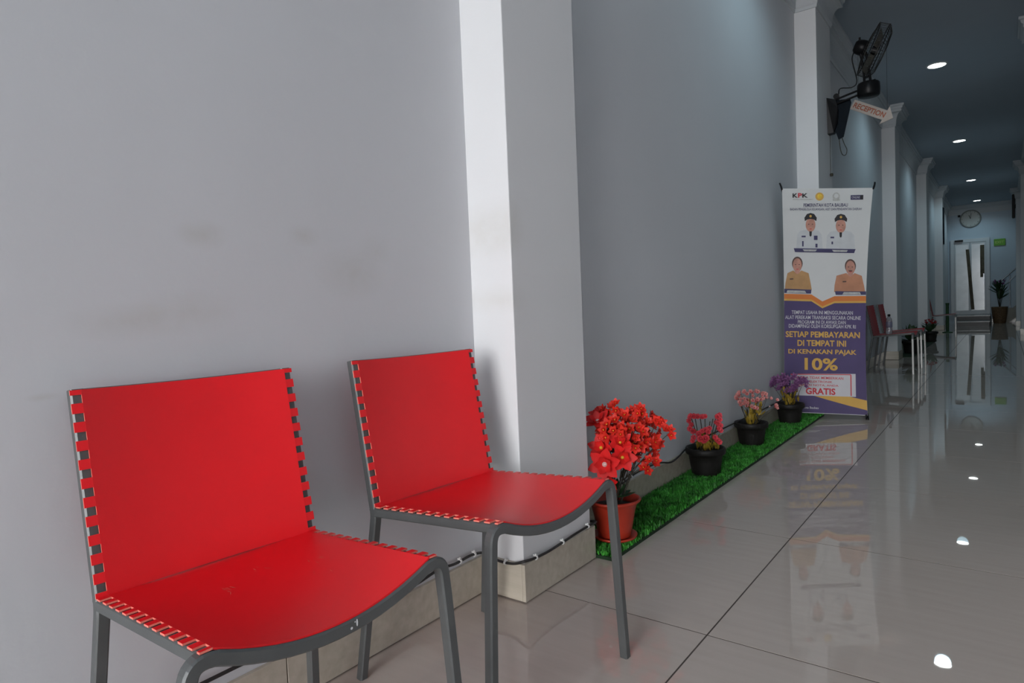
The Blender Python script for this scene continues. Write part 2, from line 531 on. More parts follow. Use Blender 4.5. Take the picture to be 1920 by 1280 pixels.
# ---- cornices (profile swept along the walls and round the pillars)
PROF = [(0.0, -0.255), (0.012, -0.255), (0.016, -0.235), (0.024, -0.225)]
for k in range(7):
    a = k / 6 * math.pi / 2
    PROF.append((0.024 + 0.075 * (1 - math.cos(a)), -0.215 + 0.125 * math.sin(a)))
PROF_TOP = [(0.112, -0.088), (0.112, -0.060), (0.126, -0.052), (0.134, -0.030), (0.152, -0.024), (0.152, 0.0)]
PROF = [(x * 0.78, z * 1.05) for x, z in PROF + PROF_TOP]
def cornice(name, path, label):
    P = [Vector((x, y, 0)) for x, y in path]
    mb = MB()
    n = len(PROF)
    vs_ = []
    for i, p in enumerate(P):
        nn = []
        if i > 0:
            d = (P[i] - P[i - 1]).normalized()
            nn.append(Vector((d.y, -d.x, 0)))
        if i < len(P) - 1:
            d = (P[i + 1] - P[i]).normalized()
            nn.append(Vector((d.y, -d.x, 0)))
        off = nn[0] if len(nn) == 1 else (nn[0] + nn[1]) / (1 + nn[0].dot(nn[1]))
        for (o, z) in PROF:
            vs_.append(p + off * o + Vector((0, 0, H + z)))
    fs_ = [(i * n + j, (i + 1) * n + j, (i + 1) * n + j + 1, i * n + j + 1) for i in range(len(P) - 1) for j in range(n - 1)]
    mb.add(vs_, fs_, 0)
    struct(name, mb, 'cornice', label, 'cornice')
path = [(0, Y0)]
for (a, b) in PILLARS:
    path += [(0, a), (PIL, a), (PIL, b), (0, b)]
path += [(0, Y1), (XL, Y1)]
cornice('trim_1', path, 'stepped white cornice running round the left wall and its pillars')
path = [(XR + 0.15, 20.8)]
for (a, b, xf) in reversed(RPIL):
    path += ([(XR, b)] if b < 20.8 else []) + [(xf, b), (xf, a), (XR, a)]
path += [(XR, YL)]
cornice('trim_2', path, 'stepped white cornice running round the right wall and its pillars')

# ---- skirting: dark joint strip + one object per tile
mb = MB()
segs = []
y = Y0
for (a, b) in PILLARS:
    segs.append((y, a))
    mb.box((0, y, 0), (0.006, a, 0.112))
    mb.box((0, a - 0.006, 0), (PIL + 0.006, a, 0.112))
    mb.box((PIL, a - 0.006, 0), (PIL + 0.006, b + 0.006, 0.112))
    mb.box((0, b, 0), (PIL + 0.006, b + 0.006, 0.112))
    y = b
segs.append((y, Y1))
mb.box((0, y, 0), (0.006, Y1, 0.112))
base = struct('baseboard_left', mb, 'grout', 'cream tiled skirting along the left wall and round its pillars', 'baseboard')
SH = 0.117
def skirt_piece(lo, hi):
    mb = MB()
    mb.box(lo, hi, bevel=0.0012)
    mb.build('skirting_tile', 'skirt', base)
for (a, b) in segs:
    cuts = [a]
    s = 0.808
    while s > a:
        s -= TS
    while s < b - 0.05:
        if s > a + 0.05:
            cuts.append(s)
        s += TS
    cuts.append(b)
    for u, v in zip(cuts[:-1], cuts[1:]):
        skirt_piece((0.0, u + 0.0012, 0.004), (0.012, v - 0.0012, SH))
for (a, b) in PILLARS:
    skirt_piece((0.0125, a - 0.012, 0.004), (PIL + 0.0, a, SH))
    skirt_piece((PIL + 0.0005, a - 0.012, 0.004), (PIL + 0.012, b + 0.012, SH))
    skirt_piece((0.0125, b, 0.004), (PIL + 0.0, b + 0.012, SH))
mb = MB()
x = XR
mb.box((XR - 0.012, YL, 0.002), (XR, 20.8, SH))
for a, b, xf in RPIL:
    mb.box((xf - 0.012, a - 0.012, 0.002), (XR, b + 0.012, SH))
struct('baseboard_right', mb, 'skirt', 'cream tiled skirting along the right wall', 'baseboard')
mb = MB()
mb.box((1.03, Y1 - 0.012, 0.002), (XL, Y1, SH))
struct('baseboard_end', mb, 'skirt', 'cream tiled skirting below the end wall', 'baseboard')

# ================================================================== red chairs
T = 0.0105     # half the frame tube
CW, CF, CD = 0.4070, 0.398, 0.394
ZS, ZF, ZB, LEAN = 0.4265, 0.4605, 0.7714, 0.0633
def tooth(mb, V):
    mb.add(V, [(0, 1, 5, 4), (2, 6, 7, 3)], 0)
    mb.add(V, [(1, 3, 7, 5), (0, 2, 3, 1), (4, 5, 7, 6)], 1)
def make_chair(name, label, group, m_sheet, m_edge, m_frame, m_leg=None):
    m_leg = m_leg or m_frame
    t = thing(name, label, 'chair', group=group)
    # seat surface (top side)
    def half(s):
        return (CW / 2 * (1 - s) + CF / 2 * s)
    def seat(s, tt, lift=0.0):
        sag = 0.006 + 0.036 * s ** 1.4
        g = max(0.0, 1 - (tt / 0.925) ** 2)
        xr = -0.006 - 0.010 * g
        return Vector((xr + s * (CD + 0.006 - xr), tt * half(s), ZS + (ZF - ZS) * s - sag * g + lift))
    INN = 1.5 * T
    mb = MB()
    def Ps(u, v):
        hs = half(v)
        return seat(v, (2 * u - 1) * (hs - INN) / hs, 0.0026)
    mb.grid_solid(Ps, 22, 16, 0.003, lambda u, v: Vector((0, 0, 1)), 0, 1)
    # teeth that lie on the side rails
    nt = 14
    for sd in (-1, 1):
        for k in range(nt + 1):
            s0, s1 = max(0.045, (k - 0.27) / nt), min(1, (k + 0.27) / nt)
            if s1 < 0.06:
                continue
            V = []
            for s in (s0, s1):
                hs = half(s)
                a = seat(s, sd * (hs - INN + 0.0004) / hs, 0.0026)
                b = Vector((a.x, sd * (hs + 0.001), seat(s, sd, 0).z + 0.0022))
                V += [a, b, a - Vector((0, 0, .003)), b - Vector((0, 0, .003))]
            tooth(mb, V)
    mb.build('seat', [m_sheet, m_edge], t)
    # backrest sheet
    up = Vector((-LEAN, 0, ZB - ZS))
    L = up.length
    up = up / L
    nf = Vector((up.z, 0, -up.x))
    org = Vector((0, 0, ZS))
    def back(v, tt, lift=0.0):   # v = metres up the post
        bow = 0.010 + 0.012 * v / L
        return org + up * v + Vector((0, tt * CW / 2, 0)) + nf * (T + 0.0035 + lift - bow * max(0.0, 1 - (tt / 0.925) ** 2))
    V0, V1 = 0.000, L - 0.002
    mb = MB()
    fr = (CW / 2 - INN) / (CW / 2)
    mb.grid_solid(lambda u, v: back(V0 + (V1 - V0) * v, (2 * u - 1) * fr), 24, 12, 0.003, lambda u, v: nf, 0, 1)
    nb = 11
    for sd in (-1, 1):
        for k in range(nb + 1):
            a0 = V0 + (V1 - V0) * max(0, (k - 0.27) / nb)
            a1 = V0 + (V1 - V0) * min(1, (k + 0.27) / nb)
            V = []
            for v in (a0, a1):
                a = back(v, sd * (fr - 0.002))
                b = back(v, sd * 1.006)
                V += [a, b, a - nf * .003, b - nf * .003]
            tooth(mb, V)
    mb.build('backrest', [m_sheet, m_edge], t)
    # frame
    for sd in (-1, 1):
        yy = sd * (CW / 2 - T)
        mb = MB()
        p = fillet([(-0.056, yy + sd * 0.025, 0.0), (0.0, yy, ZS - 0.02), tuple(org + up * L + Vector((0, yy, 0)))], {1: 0.10}, 6)
        mb.tube(p, T, square=True, ref=(0, 1, 0), mi=0)
        mb.build('rear_leg', m_frame, t)
        mb = MB()
        mb.tube([(0.006, yy, ZS - T - 0.002), (CD - 0.006, sd * (CF / 2 - T), ZF - T - 0.002)], T, square=True, ref=(0, 0, 1))
        mb.build('side_rail', m_frame, t)
    # front bow: leg, rounded corner, sagging cross bar, corner, leg as one bent tube, split into its legs and its bar
    fl = CF / 2 + 0.016
    def bar_z(y):
        return ZF - T - 0.0008 - 0.042 * max(0.0, 1 - (y / (0.925 * CF / 2)) ** 2)
    n = 14
    ys = [(-CF / 2 + 0.02) + (CF - 0.04) * k / n for k in range(n + 1)]
    bar = [(CD, y, bar_z(y)) for y in ys]
    zc = ZF - 0.075
    pts = [(CD + 0.001, -fl - 0.004, zc), (CD, -fl + 0.002, ZF - T + 0.004)] + bar + [(CD, fl - 0.002, ZF - T + 0.004), (CD + 0.001, fl + 0.004, zc)]
    p = fillet(pts, {1: 0.05, len(pts) - 2: 0.05}, 8)
    mb = MB()
    mb.tube(p, T, square=True, ref=(1, 0, 0))
    mb.build('front_rail', m_frame, t)
    for sd in (-1, 1):
        mb = MB()
        mb.tube([(CD + 0.007, sd * (CF / 2 + 0.046), 0), (CD + 0.001, sd * (fl + 0.004), zc + 0.002)], T, square=True, ref=(1, 0, 0))
        mb.build('front_leg', m_leg, t)
    # thin bowed rails that stiffen the sheet at the top of the back and at the rear of the seat
    mb = MB()
    mb.tube([back(L - 0.004, k / 6 - 1, -0.007) for k in range(0, 13)], 0.0042, n=6)
    mb.build('top_rail', m_frame, t)
    mb = MB()
    mb.tube([seat(0.0, k / 6 - 1, -0.006) for k in range(0, 13)], 0.005, n=6)
    mb.build('rear_rail', m_frame, t)
    return t

chair1 = make_chair('red_chair', 'red sheet chair with scuffed seat and chipped grey frame, beside the cable clips', 'red chairs against the near wall', 'red', 'red_edge', 'frame')
chair2 = copy_tree(chair1)
chair1.location, chair1.rotation_euler.z = (0.1175, 0.6080, 0), -0.0670
chair2.location, chair2.rotation_euler.z = (0.1345, 1.1880, 0), -0.0660
chair1['label'] = 'red sheet chair with grey frame, farther from the pillar, scuffed seat'
chair2['label'] = 'red sheet chair with grey frame standing right beside the pillar and red flowers'
# chipped paint on the first chair's front bar
mb = MB()
for (y, z, ry, rz) in ((0.020, -0.001, .0022, .0022), (0.030, 0.0035, .0017, .006), (0.0265, 0.006, .0012, .0012)):
    zz = ZF - T - 0.0008 - 0.042 * (1 - (y / (0.925 * CF / 2)) ** 2) + z
    mb.add([(CD + T + 0.0006, y + ry * math.cos(a), zz + rz * math.sin(a)) for a in [i * math.pi / 4 for i in range(8)]], [tuple(range(8))])
mb.build('paint_chip', 'chip', chair1)
# pale scuffs on the same chair's seat
random.seed(31)
mb = MB()
for (s0, t0, nn) in ((.42, -.22, 7), (.30, .12, 5), (.46, .52, 7), (.58, .42, 3)):
    for k in range(nn):
        s_, t_ = s0 + random.uniform(-.035, .035), t0 + random.uniform(-.07, .07)
        a, l, wd = random.uniform(-.5, .9), random.uniform(.002, .009), random.uniform(.0003, .0008)
        g = max(0.0, 1 - (t_ / 0.925) ** 2)
        c_ = Vector((-.01 + s_ * (CD + .016), t_ * CW / 2, ZS + (ZF - ZS) * s_ - (0.006 + 0.036 * s_ ** 1.4) * g + .0032))
        u_, v_ = Vector((math.cos(a), math.sin(a), 0)) * l, Vector((-math.sin(a), math.cos(a), 0)) * wd
        mb.add([c_ - u_, c_ + v_, c_ + u_, c_ - v_], [(0, 3, 2, 1)])
mb.build('scuff_mark', 'red_edge', chair1)['kind'] = 'stuff'

far = make_chair('dark_red_chair', 'dark red chair with lit-toned legs holding a water bottle, behind the banner stand', 'dark red chairs with lit-toned legs', 'dark_red', 'dark_red', 'frame', 'leg_lit')
far2 = copy_tree(far)
far3 = copy_tree(far)
far.location, far.rotation_euler.z = (0.115, 8.55, 0), -0.02
far2.location, far2.rotation_euler.z = (0.125, 9.28, 0), 0.0
far3.location, far3.rotation_euler.z = (0.135, 15.8, 0), 0.03
far2['label'] = 'dark red chair with lit-toned legs right in front of a pillar'
far3['label'] = 'lone dark red chair far down the corridor near the green post'

# ================================================================== cable along the skirting
cb = thing('cable', 'thin black cable clipped along the top of the cream skirting', 'cable', (0, 0.6, 0.12))
pts = [(0.019, -0.9, .150), (0.019, -0.2, .146), (0.019, 0.3, .150), (0.019, 0.62, .151), (0.019, 0.70, .151), (0.019, 0.78, .148), (0.019, 0.90, .150), (0.019, 1.04, .141), (0.019, 1.10, .145), (0.019, 1.15, .136), (0.019, 1.22, .137),
       (0.019, 1.30, .146), (0.019, 1.37, .139), (0.019, 1.44, .141), (0.017, 1.495, .130), (0.045, 1.502, .121), (0.08, 1.504, .113), (0.13, 1.504, .116),
       (0.172, 1.506, .131), (0.1760, 1.556, .126), (0.1745, 1.63, .122), (0.1745, 1.704, .125), (0.1745, 1.79, .129), (0.1745, 1.88, .131), (0.172, 1.926, .131),
       (0.10, 1.935, .12), (0.022, 1.96, .124), (0.019, 2.2, .128), (0.019, 2.42, .128), (0.019, 2.55, .143), (0.019, 2.767, .139), (0.019, 2.917, .112), (0.019, 3.014, .120), (0.019, 3.117, .141), (0.019, 3.3, .150), (0.019, 3.7, .151), (0.019, 3.9, .15), (0.019, 4.5, .148), (0.019, 5.3, .15)]
off = Vector(cb.location)
mb = MB()
mb.tube([p - off for p in smooth_path(pts, 6)], 0.0042, n=7)
mb.build('cable_run', 'black_cable', cb)
# white clips: a hooked band with a nail head
mb = MB()
for k in range(7):
    a0 = math.pi * (-0.05 + 1.1 * k / 6)
    a1 = math.pi * (-0.05 + 1.1 * (k + 1) / 6)
    if k == 6:
        break
    ring = []
    for a in (a0, a1):
        for r in (0.0046, 0.0070):
            for z in (-0.003, 0.003):
                ring.append((r * math.sin(a), z, r * math.cos(a)))
    mb.add(ring, [(0, 1, 5, 4), (2, 6, 7, 3), (0, 4, 6, 2), (1, 3, 7, 5)])
mb.box((-0.008, -0.003, 0.004), (0.002, 0.003, 0.009))
mb.lathe([(0.0, 0.0125), (0.0028, 0.012), (0.0028, 0.0085), (0.0, 0.0085)], 8, c=(0.0, 0, 0))
clipm = mb.mesh('cable_clip', 'clip')
for (x, y, z, rz) in ((.019, -.35, .147, 0), (.019, .25, .150, 0), (.019, .78, .148, 0), (.019, 1.05, .141, 0), (.019, 1.39, .139, 0), (.019, 1.455, .139, 0), (.10, 1.504, .113, -math.pi / 2), (.1745, 1.56, .125, 0), (.1745, 1.71, .125, 0), (.1745, 1.868, .131, 0), (.019, 2.5, .137, 0), (.019, 3.3, .15, 0)):
    obj('cable_clip', clipm, cb, Vector((x, y, z)) - off, (0, 0, rz))

# ================================================================== artificial grass strip
GX0, GX1, GY0, GY1 = 0.016, 0.237, 1.928, 5.20
gr = thing('artificial_grass_mat', 'long strip of green artificial grass along the wall under the flower pots', 'grass mat', (0.12, 3.5, 0))
mb = MB()
mb.box((GX0 - .12, GY0 - 3.5, 0.0005), (GX1 - .12, GY1 - 3.5, 0.012))
mb.build('mat_backing', 'grass_base', gr)
random.seed(11)
mb = MB()
V, F = [], []
for k in range(30000):
    x = random.uniform(GX0 + .003, GX1 - .001) - .12
    y = random.uniform(GY0 + .003, GY1 - .002) - 3.5
    a = random.uniform(0, math.pi * 2)
    h = random.uniform(0.010, 0.022)
    b = random.uniform(0, math.pi * 2)
    l = random.uniform(0.001, 0.011)
    wv = random.uniform(0.0016, 0.0032)
    dx, dy = wv * math.cos(a), wv * math.sin(a)
    n = len(V)
    mx, my = l * math.cos(b), l * math.sin(b)
    V += [(x - dx, y - dy, .011), (x + dx, y + dy, .011), (x + mx * .4 + dx * .8, y + my * .4 + dy * .8, .011 + h * .65), (x + mx * .4 - dx * .8, y + my * .4 - dy * .8, .011 + h * .65), (x + mx, y + my, .011 + h)]
    F += [(n, n + 1, n + 2, n + 3), (n + 3, n + 2, n + 4)]
mb.add(V, F)
go = mb.build('grass_blades', 'grass', gr)
go['kind'] = 'stuff'
GZ = 0.0125

# ================================================================== flowers
def petal_shape(length, width, cup, n=4, tipr=0.0):
    """one petal lying along +x from the origin, curled by cup; returns verts, faces"""
    V, F = [], []
    for i in range(n + 1):
        t = i / n
        wd = width * (math.sin(math.pi * min(1, t * 0.86 + 0.10)) ** 0.8) * (1 - 0.15 * t)
        if i == n:
            wd = width * 0.10
        z = cup * length * (t ** 1.6) - 0.25 * cup * length * t
        for s in (-1, 0, 1):
            V.append((length * t, s * wd / 2, z + abs(s) * wd * 0.16))
    for i in range(n):
        for j in range(2):
            a = i * 3 + j
            F.append((a, a + 1, a + 4, a + 3))
    return V, F

def bloom_mesh(name, layers, mats, centre=None):
    """layers: (count, length, width, cup, tilt, phase)"""
    mb = MB()
    for (cnt, ln, wd, cup, tilt, ph) in layers:
        V, F = petal_shape(ln, wd, cup)
        for k in range(cnt):
            R_ = Matrix.Rotation(2 * math.pi * k / cnt + ph, 3, 'Z') @ Matrix.Rotation(-tilt, 3, 'Y')
            mb.add([R_ @ Vector(v) for v in V], F, 0, True)
    if centre:
        r, h = centre
        mb.lathe([(r * .6, 0), (r, h * .35), (r * .85, h * .8), (0.0001, h)], 8, 1)
    return mb.mesh(name, mats)

def q_towards(d, spin=0.0):
    q = Vector((0, 0, 1)).rotation_difference(Vector(d).normalized())
    return (q.to_matrix() @ Matrix.Rotation(spin, 3, 'Z')).to_euler()

def leaf_mesh(length, width, m):
    V, F = petal_shape(length, width, 0.35)
    mb = MB()
    mb.add(V, F, 0, True)
    return mb.mesh('leaf', m)

small_red = bloom_mesh('blossom', [(5, .020, .015, .5, .25, 0), (4, .012, .010, .6, .7, .4)], ['petal_scarlet', 'yellow'], (.0022, .006))
big_red = bloom_mesh('large_bloom', [(6, .062, .046, .25, .12, 0), (5, .044, .034, .45, .5, .3)], ['petal_red', 'petal_white'], (.010, .012))
big_red2 = bloom_mesh('large_bloom', [(6, .057, .042, .25, .2, 0), (5, .038, .030, .45, .6, .3)], ['petal_red', 'yellow'], (.007, .014))
coral = bloom_mesh('rose', [(7, .0135, .013, .8, .35, 0), (6, .011, .011, .9, .8, .4), (4, .007, .008, .9, 1.15, .1)], ['petal_coral', 'petal_coral'], (.004, .009))
pink = bloom_mesh('blossom', [(6, .0135, .011, .8, .3, 0), (5, .010, .009, .9, .85, .4)], ['petal_pink', 'petal_coral'], (.0035, .006))
purple = bloom_mesh('blossom', [(5, .020, .011, .5, .2, 0), (4, .013, .009, .6, .7, .4)], ['petal_purple', 'petal_purple'], (.003, .006))
whitef = bloom_mesh('bud', [(5, .010, .008, .8, .9, 0)], ['petal_white', 'petal_white'], (.003, .008))

def stem_between(parent, a, b, r=0.0016, bend=0.02, m='stem', name='stem'):
    a, b = Vector(a), Vector(b)
    mid = (a + b) / 2 + Vector((random.uniform(-1, 1), random.uniform(-1, 1), 0.5)) * bend
    mb = MB()
    mb.tube(smooth_path([a, mid, b], 5), r, n=5)
    return mb.build(name, m, parent)

# ---- the big red arrangement
random.seed(5)
p1 = thing('potted_red_flowers', 'large bunch of bright red artificial flowers in a red-brown pot with saucer', 'potted flowers', (0.155, 2.090, GZ + 0.008))
def lip(a, k):
    return 1 + (0.07 * math.cos(3 * (a - 0.5)) if k > 0.55 else 0) * (k - 0.55) / 0.45
mb = MB()
mb.lathe([(0.0001, 0.010), (0.057, 0.010), (0.060, 0.014), (0.066, 0.040), (0.074, 0.085), (0.083, 0.125), (0.088, 0.135), (0.097, 0.142), (0.099, 0.148), (0.094, 0.152), (0.086, 0.145), (0.079, 0.125)], 40, rfun=lip)
mb.build('pot', 'pot_red', p1)
mb = MB()
mb.lathe([(0.0001, 0.0), (0.062, 0.0), (0.080, 0.008), (0.084, 0.016), (0.080, 0.017), (0.068, 0.010), (0.0001, 0.009)], 32)
mb.build('saucer', 'pot_red', p1)
mb = MB()
mb.lathe([(0.080, 0.118), (0.05, 0.126), (0.0001, 0.130)], 20)
mb.build('soil', 'soil', p1)
camdir = Vector((1.18, -2.09, 0.5)).normalized()
rt = Vector((0.872, 0.49, 0)).normalized()   # to the viewer's right, horizontally
# small blossoms fill a loose dome
cen = Vector((0.055, 0.035, 0.385))
k = 0
tries = 0
placed = []
while k < 130 and tries < 9000:
    tries += 1
    d = Vector((random.gauss(0, 1), random.gauss(0, 1), random.gauss(0, .9))).normalized()
    rad = random.uniform(0.35, 1.0)
    p = cen + Vector((d.x * .135, d.y * .13, d.z * .105)) * rad
    if p.z < 0.285 or p.x < -0.115:
        continue
    if p.y + 2.09 < 1.955 and p.x + .155 < .20:
        continue
    if any((p - q).length < 0.0185 for q in placed):
        continue
    placed.append(p)
    dd = (d + Vector((0.5, -0.6, 0.25)) * 0.7).normalized()
    s = random.uniform(0.95, 1.35)
    obj('blossom', small_red, p1, p, q_towards(dd, random.uniform(0, 6)), (s, s, s))
    k += 1
# straggling sprays that stick out
for (x, y_, z, nb) in ((.224, .01, .409, 3), (.185, .01, .455, 4), (.115, .01, .480, 4), (.012, .01, .488, 4), (-.03, .03, .47, 4), (.175, .01, .36, 4), (.165, .0, .30, 3), (.14, .0, .275, 3)):
    tip = Vector((x, y_, z))
    stem_between(p1, (x * .25, y_ * .3, .22), tip, 0.0013, 0.008)
    for j in range(nb):
        o_ = Vector((random.uniform(-.014, .014), random.uniform(-.012, .012), random.uniform(-.016, .012)))
        obj('blossom', small_red, p1, tip + o_, q_towards(Vector((x * 3, -0.7, .5)) + o_ * 30, random.uniform(0, 6)), (1.05, 1.05, 1.05))
# large blooms hang toward the chair
for (x, y_, z, s, mm, tl) in ((.036, -.118, .305, 1.0, big_red, (.30, -1, .05)), (.012, -.095, .355, .9, big_red2, (.1, -1, .5)), (.082, -.075, .325, .95, big_red2, (.75, -1, .2)), (.068, -.06, .372, .85, big_red2, (.4, -.8, .7)), (.030, -.085, .240, .75, big_red2, (.2, -1, -.5)), (-.035, -.035, .436, .9, big_red, (.1, -.6, 1)), (-.06, .02, .45, .8, big_red2, (-.2, -.5, 1))):
    p = Vector((x, y_, z))
    dirv = Vector(tl)
    obj('large_bloom', mm, p1, p, q_towards(dirv, random.uniform(0, 6)), (s, s, s))
    stem_between(p1, (p.x * .2, p.y * .2, .13), p - dirv.normalized() * .006, 0.0018, 0.015)
for k in range(10):
    a = random.uniform(0, 6.28)
    r = random.uniform(.0, .03)
    stem_between(p1, (r * math.cos(a), r * math.sin(a), .12), cen + Vector((math.cos(a) * .07, math.sin(a) * .07, random.uniform(-.05, .04))), 0.002, 0.012)
lf = leaf_mesh(.055, .026, 'leaf')
for k in range(16):
    a = k * 2.4
    h = random.uniform(.15, .30)
    obj('leaf', lf, p1, (.03 * math.cos(a), .03 * math.sin(a), h), (random.uniform(-.3, .3), random.uniform(-.9, .1), a))

# ---- three small black pots
def black_pot_mesh():
    mb = MB()
    prof = [(0.0001, 0.0), (0.064, 0.0), (0.067, 0.004), (0.071, 0.03), (0.0745, 0.05), (0.078, 0.075), (0.0825, 0.104), (0.086, 0.108), (0.095, 0.112), (0.0975, 0.118), (0.0975, 0.136), (0.095, 0.142), (0.089, 0.142), (0.084, 0.128), (0.080, 0.118)]
    mb.lathe(prof, 36, rfun=lambda a, k: 1 + (0.006 * math.cos(18 * a) if 0.2 < k < 0.45 else 0))
    return mb.mesh('pot', 'pot_black')
potm = black_pot_mesh()
mb = MB()
mb.lathe([(0.084, 0.112), (0.05, 0.120), (0.0001, 0.122)], 20)
soilm = mb.mesh('soil', 'soil')
olive_leaf = leaf_mesh(.040, .020, 'olive')
def small_plant(name, label, loc, base_leaves):
    t = thing(name, label, 'potted flowers', loc, group='flowers in black pots on the grass mat')
    obj('pot', potm, t)
    obj('soil', soilm, t)
    for k in range(base_leaves):
        a = k * 2.399
        r = 0.012 + 0.022 * (k % 5) / 4
        obj('leaf', olive_leaf, t, (r * math.cos(a), r * math.sin(a), .118 + .065 * random.random()), (random.uniform(-.4, .4), -random.uniform(.7, 1.45), a))
    return t
random.seed(21)
def vr(loc):
    d = Vector((loc[0] - CAM.x, loc[1] - CAM.y, 0)).normalized()
    return Vector((d.y, -d.x, 0)), -d
# coral roses in two upright columns with a gap between
loc = (0.112, 3.130, GZ)
t2 = small_plant('potted_coral_roses', 'small coral pink roses in two upright columns in a black pot', loc, 34)
R_, F_ = vr(loc)
spots = [(-.066, .296), (-.070, .276), (-.060, .254), (-.066, .238), (-.052, .222), (-.050, .196), (-.056, .180), (-.046, .300), (-.030, .298), (-.010, .296), (.002, .300), (-.062, .304),
         (.056, .298), (.066, .304), (.068, .286), (.050, .268), (.058, .262), (.070, .252), (.062, .238), (.070, .228), (.052, .186), (.062, .176), (.044, .198), (.066, .300),
         (-.012, .226), (.004, .230), (.020, .236), (-.020, .190), (.004, .194), (-.006, .184), (-.028, .212), (.014, .222)]
for i, (u, z) in enumerate(spots):
    f_ = random.uniform(.01, .035) if z > .2 else .045
    p = R_ * u + F_ * f_ + Vector((0, 0, z))
    big = i >= 27 and i < 30
    s = 1.9 if big else random.uniform(1.3, 1.6)
    obj('rose', coral, t2, p, q_towards(F_ + R_ * u * 6 + Vector((0, 0, .35)), random.uniform(0, 6)), (s, s, s))
for k in range(26):
    a = k * 2.4
    u = random.uniform(-.04, .06)
    obj('leaf', olive_leaf, t2, R_ * u + F_ * random.uniform(-.01, .03) + Vector((0, 0, random.uniform(.125, .20))), (random.uniform(-.4, .4), -random.uniform(.4, 1.4), a))
for u in (-.062, -.045, -.02, .002, .026, .052, .064, .04):
    stem_between(t2, R_ * u * .35 + Vector((0, 0, .12)), R_ * u + F_ * .018 + Vector((0, 0, .288 if u != .026 else .275)), 0.0022, 0.004)
# pale pink spray
loc = (0.098, 3.915, GZ)
t3 = small_plant('potted_pale_pink_flowers', 'spreading spray of small pale pink flowers in a black pot', loc, 36)
R_, F_ = vr(loc)
for k in range(58):
    a = random.uniform(0, 6.28)
    rr = math.sqrt(random.random())
    u = .100 * rr * math.cos(a) + .008
    z = .283 + .060 * rr * math.sin(a)
    if k < 6:
        u, z = .10 + random.uniform(0, .05), random.uniform(.20, .30)
    f_ = random.uniform(-.03, .06) * (1 - abs(u) / .13) + .01
    p = R_ * u + F_ * f_ + Vector((0, 0, z))
    s = random.uniform(1.0, 1.4)
    obj('blossom', pink if k % 6 else whitef, t3, p, q_towards(F_ + R_ * u * 5 + Vector((0, 0, .5)), random.uniform(0, 6)), (s, s, s))
    if k % 3 == 0:
        stem_between(t3, R_ * u * .15 + Vector((0, 0, .12)), p - F_ * .004, 0.0014, 0.01)
for k in range(16):
    a = k * 2.4
    u = random.uniform(-.03, .075)
    obj('leaf', olive_leaf, t3, R_ * u + F_ * random.uniform(-.01, .03) + Vector((0, 0, random.uniform(.18, .245))), (random.uniform(-.4, .4), -random.uniform(.4, 1.3), a))
# purple flowers
loc = (0.112, 4.735, GZ)
t4 = small_plant('potted_purple_flowers', 'purple flowers with white buds in a black pot at the banner stand', loc, 36)
R_, F_ = vr(loc)
for k in range(66):
    a = random.uniform(0, 6.28)
    rr = math.sqrt(random.random())
    u = .115 * rr * math.cos(a)
    z = .285 + .060 * rr * math.sin(a) - (.02 if abs(u) < .03 else 0)
    f_ = random.uniform(-.04, .05) + .01
    p = R_ * u + F_ * f_ + Vector((0, 0, z))
    s = random.uniform(1.0, 1.4)
    obj('blossom', purple if k % 8 else whitef, t4, p, q_towards(F_ + R_ * u * 5 + Vector((0, 0, .5)), random.uniform(0, 6)), (s, s, s))
    if k % 3 == 0:
        stem_between(t4, R_ * u * .2 + Vector((0, 0, .12)), p - F_ * .004, 0.0014, 0.01)
for k in range(18):
    a = k * 2.4
    u = random.uniform(-.06, .06)
    obj('leaf', olive_leaf, t4, R_ * u + F_ * random.uniform(.0, .04) + Vector((0, 0, random.uniform(.15, .23))), (random.uniform(-.4, .4), -random.uniform(.6, 1.3), a))

# ================================================================== banner on an X stand
BL, BR = Vector((-0.002 + 0.03, 4.926, .055)), Vector((.534, 5.145, .030))
TL, TR = Vector((.060, 4.860, 1.665)), Vector((.588, 5.152, 1.629))
BL = Vector((0.0215, 4.926, .055))
BN = ((BR - BL).cross(TL - BL)).normalized()
if BN.y > 0:
    BN = -BN
def bw(u, v, off=0.0):
    """point of the banner face; u, v in 0..1 from the lower left corner"""
    pin = 4 * v * (1 - v)
    uu = 0.018 * pin + u * (1 - 0.062 * pin) if True else u
    p = (BL * (1 - uu) + BR * uu) * (1 - v) + (TL * (1 - uu) + TR * uu) * v
    bow = -0.010 * math.sin(math.pi * uu) * (1 - 0.5 * v) - 0.012 * pin
    return p + BN * (off + bow)
bn = thing('banner_stand', 'upright white and purple printed tax notice banner on a black X stand', 'banner', (0, 0, 0))
BO = (BL + BR) / 2
BO.z = 0
bn.location = BO
mb = MB()
mb.grid_solid(lambda u, v: bw(u, v) - BO, 16, 36, 0.0012, lambda u, v: BN)
mb.build('banner_sheet', 'sheet', bn)
def LX(y):   # left / right edge of the printed face in the source measure, to turn measured widths into 0..1
    return 1466 + 2.5 * (1 - abs((y - 565) / 213))
def RX(y):
    if y < 565:
        return 1637 - (y - 352) * 12 / 213
    return 1625 + (y - 565) * 3 / 213
def uv(x, y):
    return ((x - LX(y)) / (RX(y) - LX(y)), 1 - (y - 353) / 424)
